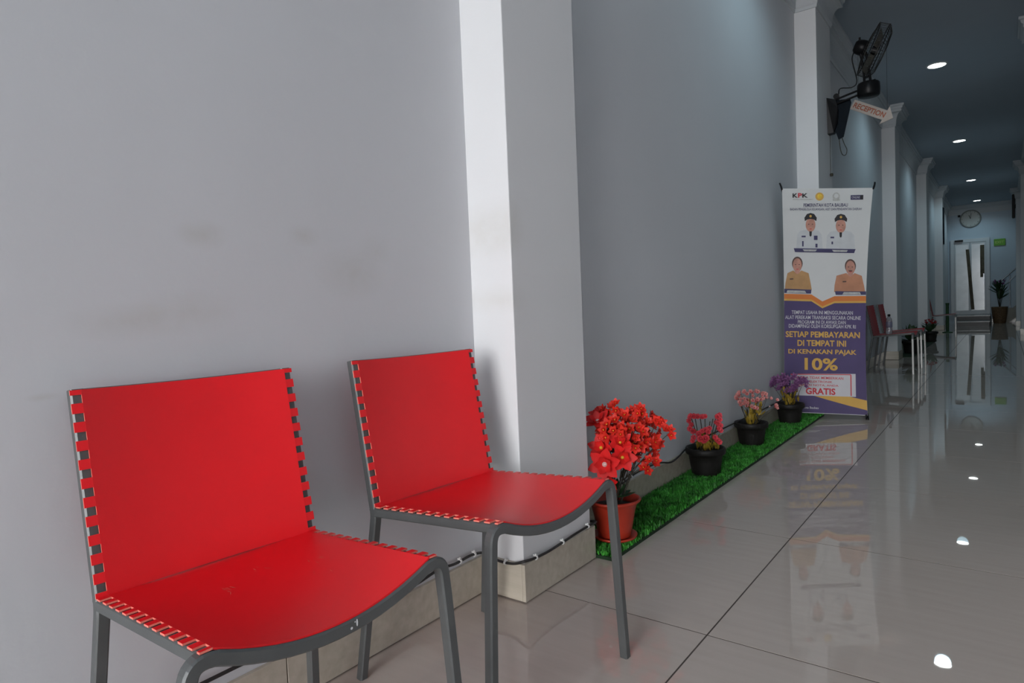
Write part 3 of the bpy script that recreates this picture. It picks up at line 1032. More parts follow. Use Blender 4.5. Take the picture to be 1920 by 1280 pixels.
def pr_poly(pts, m, name, off=0.0012, sub=8, parent=None):
    """a printed patch: polygon in measured coordinates laid on the sheet (long edges subdivided)"""
    P = []
    for i, (x, y) in enumerate(pts):
        x2, y2 = pts[(i + 1) % len(pts)]
        n = max(1, int(math.hypot(x2 - x, y2 - y) / sub))
        for k in range(n):
            P.append((x + (x2 - x) * k / n, y + (y2 - y) * k / n))
    mb = MB()
    V = [bw(*uv(x, y), off) - BO for x, y in P]
    mb.add(V, [tuple(range(len(V)))])
    return mb.build(name, m, parent or bn)
def pr_strip(top, bot, m, name, off=0.0012):
    """a printed band between two polylines of equal length"""
    mb = MB()
    T_, B_ = [], []
    for i in range(len(top) - 1):
        n = max(1, int(abs(top[i + 1][0] - top[i][0]) / 6))
        for k in range(n + (1 if i == len(top) - 2 else 0)):
            t = k / n
            T_.append((top[i][0] + (top[i + 1][0] - top[i][0]) * t, top[i][1] + (top[i + 1][1] - top[i][1]) * t))
            B_.append((bot[i][0] + (bot[i + 1][0] - bot[i][0]) * t, bot[i][1] + (bot[i + 1][1] - bot[i][1]) * t))
    nv = 8
    V, F = [], []
    for (a, b) in zip(T_, B_):
        for j in range(nv + 1):
            s = j / nv
            V.append(bw(*uv(a[0] + (b[0] - a[0]) * s, a[1] + (b[1] - a[1]) * s), off) - BO)
    for i in range(len(T_) - 1):
        for j in range(nv):
            a = i * (nv + 1) + j
            F.append((a, a + 1, a + nv + 2, a + nv + 1))
    mb.add(V, F)
    return mb.build(name, m, bn)
def ell(cx, cy, rx, ry, n=20, a0=0, a1=2 * math.pi):
    return [(cx + rx * math.cos(a0 + (a1 - a0) * k / n), cy + ry * math.sin(a0 + (a1 - a0) * k / n)) for k in range(n)]
def pr_text(s, x0, x1, y0, y1, m, bold=0.0, off=0.003, parent=None, name='lettering'):
    vs_, fs_ = text_mesh(s, bold)
    mb = MB()
    mb.add([bw(*uv(x0 + (x1 - x0) * a, y1 + (y0 - y1) * b), off) - BO for a, b in vs_], fs_)
    return mb.build(name, m, parent or bn)
# purple lower field, orange chevron with gold hem
L0, R0 = 1467, 1627
def edge(x, y):
    return (x, y)
chev = lambda d: [(LX(551) + .3, 549 + d), (1522, 550 + d), (1543, 563 + d), (1566, 553 + d), (RX(553) - .3, 552 + d)]
bot = [(LX(776) + .3, 775.5), (1522, 776), (1543, 776), (1566, 776), (RX(776) - .3, 776)]
pr_strip(chev(8), bot, 'p_purple', 'purple_field', 0.0010)
pr_strip(chev(0), chev(9.5), 'p_orange', 'orange_band', 0.0016)
pr_strip(chev(9.5), chev(13), 'p_gold', 'gold_band', 0.0016)
# logos
pr_text('K', 1486, 1496, 362, 370, 'p_black', 0.03, name='logo')
pr_text('P', 1496.5, 1504, 361.5, 370, 'p_red', 0.03, name='logo')
pr_text('K', 1504.5, 1515.5, 362, 370, 'p_black', 0.03, name='logo')
pr_strip([(1486, 372.6), (1526, 372.6)], [(1486, 373.8), (1526, 373.8)], 'p_grey', 'logo_caption', 0.002)
pr_poly(ell(1537.5, 368, 8, 7.5), 'p_gold', 'emblem', 0.002)
pr_poly(ell(1537.5, 367.5, 4.5, 4.2), 'yellow', 'emblem', 0.003)
pr_poly(ell(1569, 368, 7, 7.5), 'p_grey', 'emblem', 0.002)
pr_poly(ell(1569, 367, 4, 4), 'sheet', 'emblem', 0.003)
pr_strip([(1562, 373), (1577, 373)], [(1563, 376), (1576, 376)], 'p_grey', 'emblem', 0.0025)
pr_strip([(1596, 366), (1619.5, 365.6)], [(1596, 374.5), (1619.5, 374.2)], 'p_navy', 'logo_plate', 0.002)
pr_strip([(1614, 366.3), (1619, 366.2)], [(1614, 374), (1619, 374)], 'p_black', 'logo_plate', 0.0026)
pr_text('ONLINE', 1598, 1613, 368, 372, 'p_white', 0.0, 0.003)
pr_text('PEMERINTAH KOTA BAUBAU', 1507, 1591, 380.5, 387, 'p_navy', 0.015)
pr_text('BADAN PENGELOLA KEUANGAN, ASET DAN PENDAPATAN DAERAH', 1481, 1617, 389, 394, 'p_navy', 0.01)
# four printed portraits (plain shapes)
def features(cx, cy):
    for sx in (-1, 1):
        pr_poly(ell(cx + sx * 3.6, cy - 1.2, 1.5, .8, 8), 'p_hair', 'printed_eye', 0.0042)
    pr_poly(ell(cx, cy + 7.6, 2.6, .7, 8), 'p_red', 'printed_mouth', 0.0042)
def officer(cx, cy, x0, x1, yb, medals):
    pr_poly([(x0, yb), (x0 + 2, cy + 18), (x0 + 8, cy + 11), (cx - 8, cy + 9), (cx, cy + 13), (cx + 8, cy + 9), (x1 - 8, cy + 11), (x1 - 2, cy + 18), (x1, yb)], 'p_cloth', 'printed_uniform', 0.0016)
    pr_poly(ell(cx, cy, 9.5, 13), 'p_skin', 'printed_face', 0.0022)
    pr_poly([(cx - 2.5, cy + 12), (cx + 2.5, cy + 12), (cx + 2, cy + 20), (cx, cy + 22), (cx - 2, cy + 20)], 'p_black', 'printed_tie', 0.0026)
    pr_poly([(cx - 12, cy - 13), (cx - 7, cy - 20), (cx, cy - 22), (cx + 7, cy - 20), (cx + 12, cy - 13), (cx + 11, cy - 7), (cx + 6, cy - 10), (cx, cy - 11), (cx - 6, cy - 10), (cx - 11, cy - 7)], 'p_black', 'printed_cap', 0.0028)
    pr_poly(ell(cx, cy - 16, 2.4, 2.4, 10), 'p_gold', 'printed_badge', 0.0034)
    features(cx, cy)
    for (x, y, a, b) in medals:
        pr_poly([(x, y), (x + a, y), (x + a, y + b), (x, y + b)], 'p_navy', 'printed_badge', 0.0026)
officer(1520.5, 420, 1492.5, 1544, 464, [(1503, 440, 8, 3), (1527, 440, 7, 8), (1504, 450, 3, 10), (1530, 455, 4, 7)])
officer(1578.5, 422, 1550.5, 1606, 466, [(1559, 442, 7, 3), (1561, 451, 3, 5)])
pr_strip([(1487.5, 463.3), (1607, 465)], [(1490, 470.5), (1604, 472.5)], 'p_navy', 'name_bar', 0.003)
pr_strip([(1505, 465.5), (1533, 465.8)], [(1508, 469), (1530, 469.3)], 'p_grey', 'name_caption', 0.0036)
pr_strip([(1562, 466.4), (1592, 466.8)], [(1565, 470), (1590, 470.4)], 'p_grey', 'name_caption', 0.0036)
def official(cx, cy, x0, x1, yb, m, bald):
    pr_poly([(x0, yb), (x0 + 1, yb - 12), (x0 + 5, cy + 15), (cx - 8, cy + 10), (cx, cy + 16), (cx + 8, cy + 10), (x1 - 6, cy + 15), (x1 - 2, yb - 12), (x1, yb)], m, 'printed_shirt', 0.0022)
    pr_poly(ell(cx, cy - 3, 10.5, 13), 'p_hair', 'printed_hair', 0.0018)
    pr_poly([(cx - 4, cy + 8), (cx + 4, cy + 8), (cx + 5, cy + 14), (cx, cy + 17), (cx - 5, cy + 14)], 'p_skin', 'printed_neck', 0.0027)
    pr_poly(ell(cx, cy, 8.8, 13), 'p_skin', 'printed_face', 0.003)
    features(cx, cy)
    if bald:
        pr_poly(ell(cx, cy + 6, 4, 1.3, 10), 'p_hair', 'printed_moustache', 0.0036)
    pr_poly([(cx - 15, cy + 25), (cx - 8, cy + 24.6), (cx - 8, cy + 27), (cx - 15, cy + 27.4)], 'p_hair', 'printed_badge', 0.003)
official(1494.5, 495, 1470, 1522.5, 541, 'p_khaki', False)
official(1597, 499.5, 1565.5, LX(540) + 156, 545, 'p_brown', True)
pr_strip([(LX(542) + .4, 539.5), (1522, 541)], [(LX(548) + .4, 547.5), (1521, 548.5)], 'p_navy', 'name_bar', 0.003)
pr_strip([(1475, 542.3), (1509, 543)], [(1473, 547), (1512, 547.6)], 'p_grey', 'name_caption', 0.0036)
pr_strip([(1567, 543.5), (RX(546) - .4, 543.5)], [(1568.5, 550.5), (RX(551) - .4, 550)], 'p_navy', 'name_bar', 0.003)
pr_strip([(1584, 545), (1614, 545)], [(1581, 549.8), (1616, 549.6)], 'p_grey', 'name_caption', 0.0036)
# message
pr_text('TEMPAT USAHA INI MENGGUNAKAN', 1483, 1601, 580.5, 587.5, 'p_white', 0.01)
pr_text('ALAT PEREKAM TRANSAKSI SECARA ONLINE', 1470, 1616, 590, 597, 'p_white', 0.01)
pr_text('PROGRAM INI DI AWASI DAN', 1495, 1588, 599, 605.5, 'p_white', 0.01)
pr_text('DIDAMPINGI OLEH KORSUPGAH KPK RI', 1477, 1607, 606.5, 613.5, 'p_white', 0.01)
pr_text('SETIAP PEMBAYARAN', 1470.5, 1615, 620, 631.5, 'p_gold', 0.026)
pr_text('DI TEMPAT INI', 1494, 1589, 636.5, 648, 'p_gold', 0.026)
pr_text('DI KENAKAN PAJAK', 1475.5, 1609, 654, 665.5, 'p_gold', 0.026)
pr_text('10%', 1508, 1573, 670.5, 694, 'p_gold', 0.026)
pr_strip([(1480, 702), (1607, 699)], [(1480, 743.5), (1607, 742.5)], 'p_white', 'white_notice_box', 0.0022)
for (a, b, c_, d) in (((1480, 702), (1598, 700), (1598, 701.5), (1480, 703.5)), ((1597, 701), (1599, 701), (1599, 741), (1597, 741))):
    pr_strip([a, b], [d, c_], 'p_red', 'red_rule', 0.003)
pr_text('APABILA TIDAK MEMBERIKAN', 1488, 1583.5, 706, 710.8, 'p_red', 0.01, 0.0032)
pr_text('STRUK ELEKTRONIK', 1492, 1562.5, 713.8, 718, 'p_red', 0.01, 0.0032)
pr_text('SEBAGAI NOTA, ANDA', 1492, 1574, 720.8, 725, 'p_red', 0.01, 0.0032)
pr_text('GRATIS', 1510, 1568, 728, 740.5, 'p_red', 0.03, 0.0032)
pr_strip([(1526, 743.5), (1545, 743), (1594, 742.5), (RX(750) - .3, 748.5)], [(1529, 744), (1556, 751), (1594, 760), (RX(768) - .3, 767)], 'p_gold', 'gold_band', 0.0016)
pr_text('Kota Baubau', 1504, 1535, 764, 768.5, 'p_white', 0.01, 0.0025)
# X stand behind: hub, four flexible arms, hooks, two feet and a rear prop
def bq(u, v, back):
    return bw(u, v) - BN * back - BO
hub = bq(.5, .36, .05)
mb = MB()
mb.lathe([(0.0001, -.02), (.028, -.02), (.03, 0), (.028, .02), (.0001, .02)], 14, c=tuple(hub))
mb.build('hub', 'black', bn)
for (u, v) in ((-.012, 1.012), (1.012, 1.012), (.02, .004), (1.0, -.012)):
    mb = MB()
    end = bq(u, v, .012)
    mid = (hub + end) / 2 - BN * .015
    mb.tube(smooth_path([hub, mid, end], 6), .004, n=6)
    mb.build('arm', 'black', bn)
    mb = MB()
    d = (end - hub).normalized()
    mb.tube([end - d * .03 + BN * .013, end - d * .010 + BN * .017, end + d * .012 + BN * .004, end + d * .020 - BN * .004], .006, n=6)
    mb.build('hook', 'black', bn)
mb = MB()
e = bq(.5, 0, .38)
e.z = 0.006
mb.tube([hub, e], .007, n=6)
mb.build('rear_prop', 'black', bn)
for (u, ad) in ((1.0, 0), (.06, GZ + .004)):
    mb = MB()
    f0 = bq(u, 0.0, .01)
    f0 = Vector((f0.x, f0.y, 0))
    mb.tube([Vector((f0.x, f0.y, 0.001 + ad)), Vector((f0.x, f0.y, .014 + ad)), Vector((f0.x, f0.y, .045))], .011, n=8, radii=[.011, .011, .006])
    mb.build('foot', 'black', bn)

# ================================================================== wall fan on the second pillar
FO = Vector((PIL, 5.94, 2.37))
fan = thing('wall_fan', 'black wall fan with wire cage, tilted down, mounted high on a pillar', 'fan', FO)
A = Vector((0.90, 0.20, -0.43)).normalized()
B1 = Vector((0, 1, 0)) - A * A.y
B1.normalize()
B2 = A.cross(B1)
FC = Vector((0.505, 5.90, 2.805)) - FO
def fp(a, r, ang):
    return FC + A * a + (B1 * math.cos(ang) + B2 * math.sin(ang)) * r
mb = MB()
for (a, r, t_) in ((-.042, .196, .0045), (.030, .200, .0042), (.066, .150, .0022), (.074, .075, .0022), (.076, .036, .003), (-.062, .10, .0022), (-.066, .06, .0025)):
    mb.tube([fp(a, r, 2 * math.pi * k / 36) for k in range(37)], t_, n=5, caps=False)
for k in range(44):
    g = 2 * math.pi * k / 44
    mb.tube([fp(-.066, .06, g), fp(-.060, .12, g), fp(-.045, .180, g), fp(-.042, .196, g), fp(.030, .200, g), fp(.040, .192, g), fp(.066, .150, g), fp(.074, .075, g), fp(.076, .036, g)], .0015, n=4, caps=False)
mb.build('cage', 'wire', fan)
mb = MB()
mb.tube([fp(.074, 0, 0), fp(.078, 0, 0)], .036, n=20)
mb.build('badge', 'black', fan)
for k in range(3):
    g0 = 2 * math.pi * k / 3 + .4
    V, F = [], []
    for i in range(7):
        r = .03 + (.178 - .03) * i / 6
        wd = .25 + .55 * math.sin(math.pi * min(1, .25 + .65 * i / 6))
        for j in range(5):
            s = j / 4 - .5
            V.append(fp(.004 + s * .045, r, g0 + s * wd * 1.25))
    n0 = len(V)
    V += [v - A * .002 for v in V]
    for i in range(6):
        for j in range(4):
            a = i * 5 + j
            F += [(a, a + 1, a + 6, a + 5), (n0 + a, n0 + a + 5, n0 + a + 6, n0 + a + 1)]
    mb = MB()
    mb.add(V, F, 0, True)
    mb.build('blade', 'blade', fan)
mb = MB()
mb.tube([fp(.03, 0, 0), fp(-.02, 0, 0)], .034, n=16)
mb.build('blade_hub', 'black', fan)
mb = MB()
mb.tube([fp(-.055, 0, 0), fp(-.062, 0, 0), fp(-.10, 0, 0), fp(-.135, 0, 0), fp(-.150, 0, 0)], .05, n=20, radii=[.05, .058, .058, .052, .036])
mo = mb.build('motor', 'black', fan)
mb = MB()
pk = fp(-.10, .058, math.pi)
mb.tube([fp(-.11, .0, 0) - Vector((0, 0, -.05)), fp(-.11, .0, 0) + Vector((0, 0, .075))], .008, n=10)
mb.build('oscillation_knob', 'black', mo)
BX = Vector((0.462, 5.90, 2.515)) - FO
mb = MB()
mb.lathe([(.0001, -.058), (.072, -.055), (.080, -.045), (.082, .0), (.080, .042), (.072, .052), (.0001, .056)], 24, c=tuple(BX))
bx_ = mb.build('control_box', 'black', fan)
mb = MB()
for s in (-1, 1):
    mb.lathe([(.0001, .062), (.010, .060), (.011, .05), (.011, .04)], 10, c=tuple(BX + Vector((.045, s * .03, 0))))
mb.build('speed_knob', 'black', bx_)
for s in (-1, 1):
    mb = MB()
    mb.tube(smooth_path([BX + Vector((-.008 + .020 * s, s * .012, .05)), BX + Vector((-.012 + .018 * s, s * .012, .13)), FC - A * .085 + Vector((.016 * s, .02 * s, -.03))], 5), .0095, n=8)
    mb.build('neck', 'black', fan)
WM = Vector((0.012, 0, 0.115))
for dz in (-.018, .018):
    mb = MB()
    mb.tube([WM + Vector((.03, -.02, dz - .012)), BX + Vector((-.07, 0, dz - .008))], .0085, n=8)
    mb.build('arm', 'black', fan)
mb = MB()
V = []
for (x, z, sx, sy) in ((.0, -.145, .0, .040), (.045, -.14, 0, .036), (.078, -.06, 0, .055), (.082, .05, 0, .058), (.066, .12, 0, .05), (.0, .145, 0, .055)):
    V += [(x, -sy, z), (x, sy, z)]
F = [(2 * i, 2 * i + 1, 2 * i + 3, 2 * i + 2) for i in range(5)] + [tuple(range(0, 12, 2)), tuple(range(11, 0, -2)), (0, 10, 11, 1)]
mb.add(V, F)
mb.build('wall_plate', 'black', fan)
mb = MB()
pl_ = [(.045, .125), (.165, .112), (.172, .085), (.112, -.180), (.075, -.195), (.045, -.10)]
V = [(x, -.008, z) for x, z in pl_] + [(x, .012, z) for x, z in pl_]
n = len(pl_)
mb.add(V, [tuple(range(n)), tuple(range(2 * n - 1, n - 1, -1))] + [(i, n + i, n + (i + 1) % n, (i + 1) % n) for i in range(n)])
mb.build('dark_side_plate', 'navy', fan)  # dark trapezoid plate standing out beside the wall plate
mb = MB()
mb.tube([WM + Vector((.055, -.028, .035)), WM + Vector((.055, .028, .035))], .022, n=14)
mb.build('pivot', 'black', fan)
mb = MB()
mb.tube(smooth_path([FC - A * .13, FC - A * .16 + Vector((-.01, 0, -.10)), FC + Vector((-.125, 0, -.20)), FC + Vector((-.16, 0, -.245)), FC + Vector((-.245, 0, -.235)), WM + Vector((.07, 0, .055))], 6), .0042, n=6)
mb.build('cord', 'black', fan)
mb = MB()
mb.tube(smooth_path([(.08, 0, -.19), (.085, 0, -.26), (.10, 0, -.32), (.125, 0, -.33), (.135, 0, -.29), (.115, 0, -.235), (.10, 0, -.18)], 6), .0030, n=6)
mb.build('cord_loop', 'stem', fan)
mb = MB()
mb.tube([(.006, .03, -.13), (.006, .03, -.46)], .0018, n=5)
mb.lathe([(.0001, -.012), (.012, -.01), (.014, .0), (.012, .012), (.0001, .014)], 10, c=(.012, .03, -.47))
mb.build('pull_string', 'stem', fan)

# ================================================================== hanging arrow sign
SY = 7.5
def sign_pt(u, v, d=0.0):
    """u along the arrow from tail to tip, v across (metres)"""
    a = Vector((.360, 0, -.214)).normalized()
    b = Vector((.214, 0, .360)).normalized()
    return Vector((0.083, SY + d, 2.845)) + a * u + b * v
SO = Vector((0.25, SY, 2.73))
sg = thing('arrow_sign', 'cream arrow sign reading RECEPTION in orange letters, hung from the ceiling', 'sign', SO)
LN = math.hypot(.360, .214)
out = [(0, -.048), (LN - .085, -.048), (LN - .085, -.090), (LN, 0), (LN - .085, .090), (LN - .085, .048), (0, .048)]
mb = MB()
V = [sign_pt(u, v, -.006) - SO for u, v in out] + [sign_pt(u, v, .006) - SO for u, v in out]
n = len(out)
mb.add(V, [tuple(range(n)), tuple(range(2 * n - 1, n - 1, -1))] + [(i, n + i, n + (i + 1) % n, (i + 1) % n) for i in range(n)])
mb.build('board', 'cream', sg)
for i in range(n):
    pass
vs_, fs_ = text_mesh('RECEPTION', 0.03)
mb = MB()
mb.add([sign_pt(.02 + (LN - .10) * a, -.026 + .052 * b, -.0075) - SO for a, b in vs_], fs_)
mb.build('lettering', 'sign_orange', sg)
for u in (.04, LN - .085):
    mb = MB()
    a = sign_pt(u, .046) - SO
    mb.tube([a, Vector((a.x, a.y, H - SO.z))], .0012, n=5)
    mb.build('hanging_wire', 'stem', sg)

# ================================================================== recessed downlights
LAMPS = [-0.3, 4.2, 8.683, 13.2, 18.0, 22.09]  # nearest pair is unseen, added to brighten the near end of the corridor
LLAB = ['unseen round downlight added to brighten the red chairs', 'unseen round downlight added to brighten the wall by the grass mat and flower pots', 'lit round ceiling downlight, first one past the wall fan', 'lit round ceiling downlight, second one past the wall fan', 'lit round ceiling downlight, third one past the wall fan', 'lit round ceiling downlight closest to the wall clock']
for y, lab in zip(LAMPS, LLAB):
    t = thing('downlight', lab, 'lamp', (0.73, y, H), group='round ceiling downlights')
    mb = MB()
    mb.lathe([(.086, 0.0), (.102, 0.0), (.102, -.006), (.088, -.010), (.084, -.004)], 32)
    mb.build('trim_ring', 'white_trim', t)
    mb = MB()
    mb.disc((0, 0, -.005), .086, 32, normal=(0, 0, -1))
    mb.build('lens', 'lens', t)
    ld = bpy.data.lights.new('downlight_glow', 'SPOT')
    ld.energy = 23
    ld.specular_factor = 0.0
    ld.color = (0.56, 0.86, 1.0)
    ld.spot_size = math.radians(150)
    ld.spot_blend = 0.7
    ld.shadow_soft_size = 0.08
    lo = bpy.data.objects.new('glow', ld)
    COL.objects.link(lo)
    lo.parent = t
    lo.location = (0, 0, -.03)

# ================================================================== things farther down the corridor
# water bottle on the first dark red chair
bt = thing('water_bottle', 'clear plastic water bottle with dark cap standing on a dark red chair', 'bottle', (0.25, 8.58, .4245))
mb = MB()
mb.lathe([(.0001, .0), (.030, .0), (.033, .006), (.033, .07), (.030, .085), (.033, .10), (.033, .15), (.028, .185), (.015, .205), (.0125, .21), (.0125, .225), (.0001, .225)], 18)
mb.build('body', 'bottle', bt)
mb = MB()
mb.lathe([(.0335, .085), (.0340, .09), (.0340, .145), (.0335, .15)], 18)
mb.build('label', 'bottle_label', bt)
mb = MB()
mb.lathe([(.015, .212), (.0155, .235), (.013, .238), (.0001, .238)], 14)
mb.build('cap', 'black', bt)

random.seed(3)
green_leaf = leaf_mesh(.10, .05, 'leaf')
dark_petal = bloom_mesh('blossom', [(6, .035, .022, .6, .3, 0), (5, .022, .016, .7, .8, .4)], ['dark_red', 'petal_coral'], (.006, .01))
def far_plant(name, label, loc, s, flowers, leaves):
    t = thing(name, label, 'potted plant', loc)
    obj('pot', potm, t, scale=(s, s, s))
    obj('soil', soilm, t, scale=(s, s, s))
    for k in range(leaves):
        a = k * 2.399
        obj('leaf', green_leaf, t, (.05 * math.cos(a), .05 * math.sin(a), .14 * s + .12 * random.random()), (random.uniform(-.4, .4), -random.uniform(-.1, 1.2), a), (1.2, 1.2, 1.2))
    for k in range(flowers):
        a = k * 2.399
        r = .10 * math.sqrt(random.random())
        p = Vector((r * math.cos(a), r * math.sin(a), .17 * s + .10 + .06 * random.random()))
        obj('blossom', dark_petal, t, p, q_towards(Vector((p.x * 5, p.y * 5, 1)), 0))
        stem_between(t, (0, 0, .12 * s), p, .003, .02)
    return t
far_plant('potted_green_plant', 'dark green leafy plant in a black pot beside the dark red chairs', (.215, 11.15, 0), 1.35, 0, 40)
far_plant('potted_dark_red_flowers', 'dark red flowers in a black pot beyond the dark red chairs', (.24, 13.9, 0), 1.3, 12, 14)
# grass mat under them
mb = MB()
mb.box((.014, 10.6, .0005), (.30, 14.45, .014))
tag(mb.build('artificial_grass_mat', 'grass_base'), 'dark strip of artificial grass under the far potted plants', 'grass mat')
for o_ in bpy.data.objects:
    if o_.name.startswith(('potted_green_plant', 'potted_dark_red_flowers')):
        o_.location.z = .0145
# green post near the far chair
gp = thing('green_post', 'slim dark green post on a round base beside the lone far chair', 'post', (.30, 17.4, 0))
mb = MB()
mb.tube([(0, 0, .01), (0, 0, .60), (0, 0, .66)], .03, n=12, radii=[.03, .03, .038])
mb.build('shaft', 'green_post', gp)
mb = MB()
mb.lathe([(.0001, .0), (.10, .0), (.10, .012), (.035, .022), (.0001, .022)], 20)
mb.build('base', 'green_post', gp)

# ---- end door with step
DZ = 0.25
d = tag(bpy.data.objects.new('door_1', None), 'white framed door with frosted glass leaves under the wall clock', 'door', kind='structure')
COL.objects.link(d)
d.location = (.53, Y1, DZ)
DW, DH = .46, 2.17
def part(name, m, parent, *boxes, bevel=0.0):
    mb = MB()
    for lo, hi in boxes:
        mb.box(lo, hi, bevel=bevel)
    return mb.build(name, m, parent)
part('door_frame', 'door_white', d, ((-DW, -.05, 0), (-DW + .085, 0, DH)), ((DW - .085, -.05, 0), (DW, 0, DH)), ((-DW + .085, -.05, DH - .10), (DW - .085, 0, DH)), ((-DW + .085, -.05, 0), (DW - .085, 0, .06)))
for (x0, x1) in ((-DW + .09, -.005), (.005, DW - .09)):
    lf_ = part('door_leaf', 'door_white', d, ((x0, -.040, .065), (x0 + .035, -.012, DH - .105)), ((x1 - .035, -.040, .065), (x1, -.012, DH - .105)), ((x0 + .035, -.040, DH - .15), (x1 - .035, -.012, DH - .105)), ((x0 + .035, -.040, .065), (x1 - .035, -.012, .11)))
    part('pane', 'frost', lf_, ((x0 + .035, -.030, .11), (x1 - .035, -.022, DH - .15)))
mb = MB()
mb.add([(-.10, -.045, DH - .3), (-.02, -.045, DH - .3), (.10, -.045, .13), (.02, -.045, .13), (-.10, -.041, DH - .3), (-.02, -.041, DH - .3), (.10, -.041, .13), (.02, -.041, .13)], [(0, 3, 2, 1), (4, 5, 6, 7), (0, 1, 5, 4), (1, 2, 6, 5), (2, 3, 7, 6), (3, 0, 4, 7)])
mb.build('brown_strip', 'door_strip', d)  # slanted brown strip laid over the panes
part('brown_strip', 'door_strip', d, ((.24, -.046, 1.05), (.335, -.041, DH - .2)))
part('door_closer', 'black', d, ((-.36, -.10, DH - .07), (-.16, -.05, DH - .02)))
part('handle', 'steel', d, ((.31, -.09, .85), (.335, -.045, 1.15)))
st = thing('door_step', 'low dark two tier step in front of the far white door', 'step', (.62, 21.5, 0))
part('lower_riser', 'step_dark', st, ((-.34, -1.03, 0), (.39, 1.488, .105)))
part('lower_tread', 'step_light', st, ((-.35, -1.045, .105), (.40, 1.488, .125)))
part('upper_riser', 'step_dark', st, ((-.34, -.12, .125), (.39, 1.488, .228)))
part('upper_tread', 'step_light', st, ((-.35, -.135, .228), (.40, 1.488, DZ - .002)))

# ---- wall clock
ck = thing('wall_clock', 'large round cream wall clock high above the far door', 'clock', (.55, Y1, 2.995))
CR = .25
def ckp(r, a, y):
    return (r * math.sin(a), y, r * math.cos(a))
mb = MB()
mb.tube([Vector(ckp(CR - .012, 2 * math.pi * k / 40, -.025)) for k in range(41)], .016, n=6, caps=False)
mb.build('rim', 'clock_rim', ck)
mb = MB()
mb.tube([(0, -.001, 0), (0, -.024, 0)], CR - .012, n=40)
mb.build('dial', 'clock_face', ck)
for k in range(12):
    mb = MB()
    a = k * math.pi / 6
    mb.tube([ckp(CR * .74, a, -.026), ckp(CR * .86, a, -.026)], .006, n=4)
    mb.build('hour_mark', 'clock_rim', ck)
for (a, l, r) in ((-.35, .11, .007), (.1, .16, .005)):
    mb = MB()
    mb.tube([(0, -.029, 0), ckp(l, a, -.029)], r, n=4)
    mb.build('hand', 'p_black', ck)

# ---- green sign
ex = thing('exit_sign', 'small green sign with pale lettering on the wall beside the far door', 'sign', (1.215, Y1, 2.26))
part('housing', 'exit_green', ex, ((-.13, -.03, -.095), (.13, 0, .095)), bevel=.008)
vs_, fs_ = text_mesh('EXIT', 0.03)
mb = MB()
mb.add([(-.10 + .20 * a, -.0315, -.035 + .07 * b) for a, b in vs_], fs_)
mb.build('lettering', 'exit_text', ex)

# ---- stair with handrail
sr = thing('staircase', 'beige side staircase with steel handrail rising beside the far door', 'staircase', (1.12, 22.75, 0))
RUN, RISE = .20, .20
for k in range(9):
    part('step', 'stair_side', sr, ((.05 + k * RUN, -.22, k * RISE), (.05 + (k + 1) * RUN + .02, .235, (k + 1) * RISE)))
mb = MB()
V = [(.02, -.24, 0), (.30, -.24, 0), (2.0, -.24, 1.70), (2.0, -.24, 1.98), (.02, -.24, .06)]
V = V + [(x, y + .02, z) for x, y, z in V]
mb.add(V, [(0, 1, 2, 3, 4), (9, 8, 7, 6, 5)] + [(i, 5 + i, 5 + (i + 1) % 5, (i + 1) % 5) for i in range(5)])
mb.build('stringer', 'stair_side', sr)
for dz, r in ((1.02, .022), (.82, .014)):
    mb = MB()
    mb.tube([(.0, -.20, dz + .02), (1.95, -.20, dz + 1.97)], r, n=8)
    mb.build('handrail', 'steel', sr)
for k in range(8):
    mb = MB()
    x = .10 + k * .22
    mb.tube([(x, -.20, x - .05), (x, -.20, x + 1.0)], .016, n=8)
    mb.build('baluster', 'steel', sr)

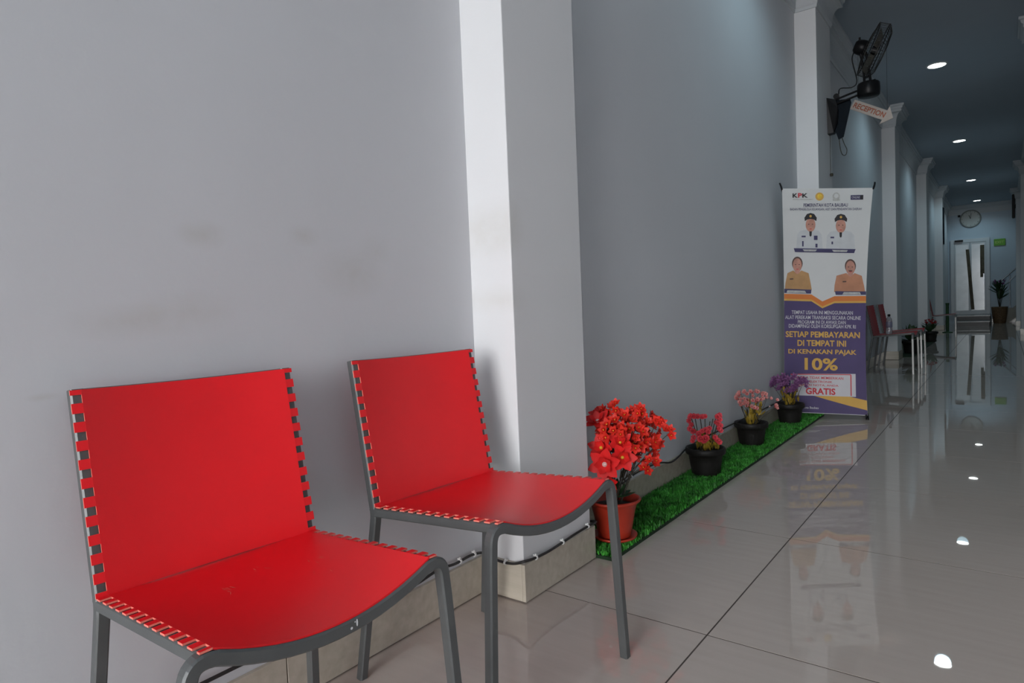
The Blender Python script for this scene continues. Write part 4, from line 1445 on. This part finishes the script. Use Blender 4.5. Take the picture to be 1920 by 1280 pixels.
# ---- plant in brown pot before the stair
bp_ = thing('potted_tall_plant', 'tall leafy plant with purple flowers in a brown woven pot by the stair', 'potted plant', (1.21, 22.25, 0))
mb = MB()
mb.lathe([(.0001, .0), (.13, .0), (.14, .02), (.175, .30), (.185, .42), (.19, .45), (.175, .45), (.165, .40)], 24)
mb.build('pot', 'wicker', bp_)
mb = MB()
mb.lathe([(.168, .40), (.0001, .42)], 16)
mb.build('soil', 'soil', bp_)
random.seed(9)
tall_leaf = leaf_mesh(.26, .07, 'leaf')
for k in range(34):
    a = k * 2.399
    obj('leaf', tall_leaf, bp_, (.03 * math.cos(a), .03 * math.sin(a), .62 + .38 * random.random()), (random.uniform(-.3, .3), -random.uniform(.2, 1.3), a))
for k in range(5):
    a = k * 2.399
    stem_between(bp_, (0, 0, .40), (.08 * math.cos(a), .08 * math.sin(a), .95), .008, .02)
for k in range(7):
    a = k * 2.399
    obj('blossom', purple, bp_, (.09 * math.cos(a), .09 * math.sin(a) - .05, 1.05 + .12 * random.random()), q_towards((math.cos(a), -1, .6), 0), (2.6, 2.6, 2.6))

# ---- speaker on the right pillar, dark strip on the left one, sensor above the door
sp = thing('wall_speaker', 'slim black speaker high on the right pillar by the stair', 'speaker', (RPX, 20.55, 2.97))
part('cabinet', 'black', sp, ((-.07, -.11, -.29), (-.012, .11, .29)), bevel=.01)
part('grille', 'p_black', sp, ((-.075, -.09, -.27), (-.069, .09, .27)))
part('bracket', 'black', sp, ((-.014, -.03, -.05), (0, .03, .05)))
ps = thing('wall_panel', 'narrow dark panel hanging on the last left pillar', 'panel', (PIL, 18.60, 2.48))
part('board', 'navy', ps, ((.006, -.10, -.43), (.024, .10, .43)), bevel=.004)
part('frame', 'black', ps, ((0, -.11, -.44), (.008, .11, .44)))
sm = thing('ceiling_sensor', 'small dark sensor on the end wall left of the clock', 'sensor', (.28, Y1, 3.10))
mb = MB()
mb.box((-.03, -.02, -.03), (.03, 0, .03), bevel=.005)
mb.build('mount', 'black', sm)
mb = MB()
mb.tube([(0, -.02, -.005), (0, -.07, -.02)], .03, n=12, radii=[.03, .022])
mb.build('head', 'black', sm)
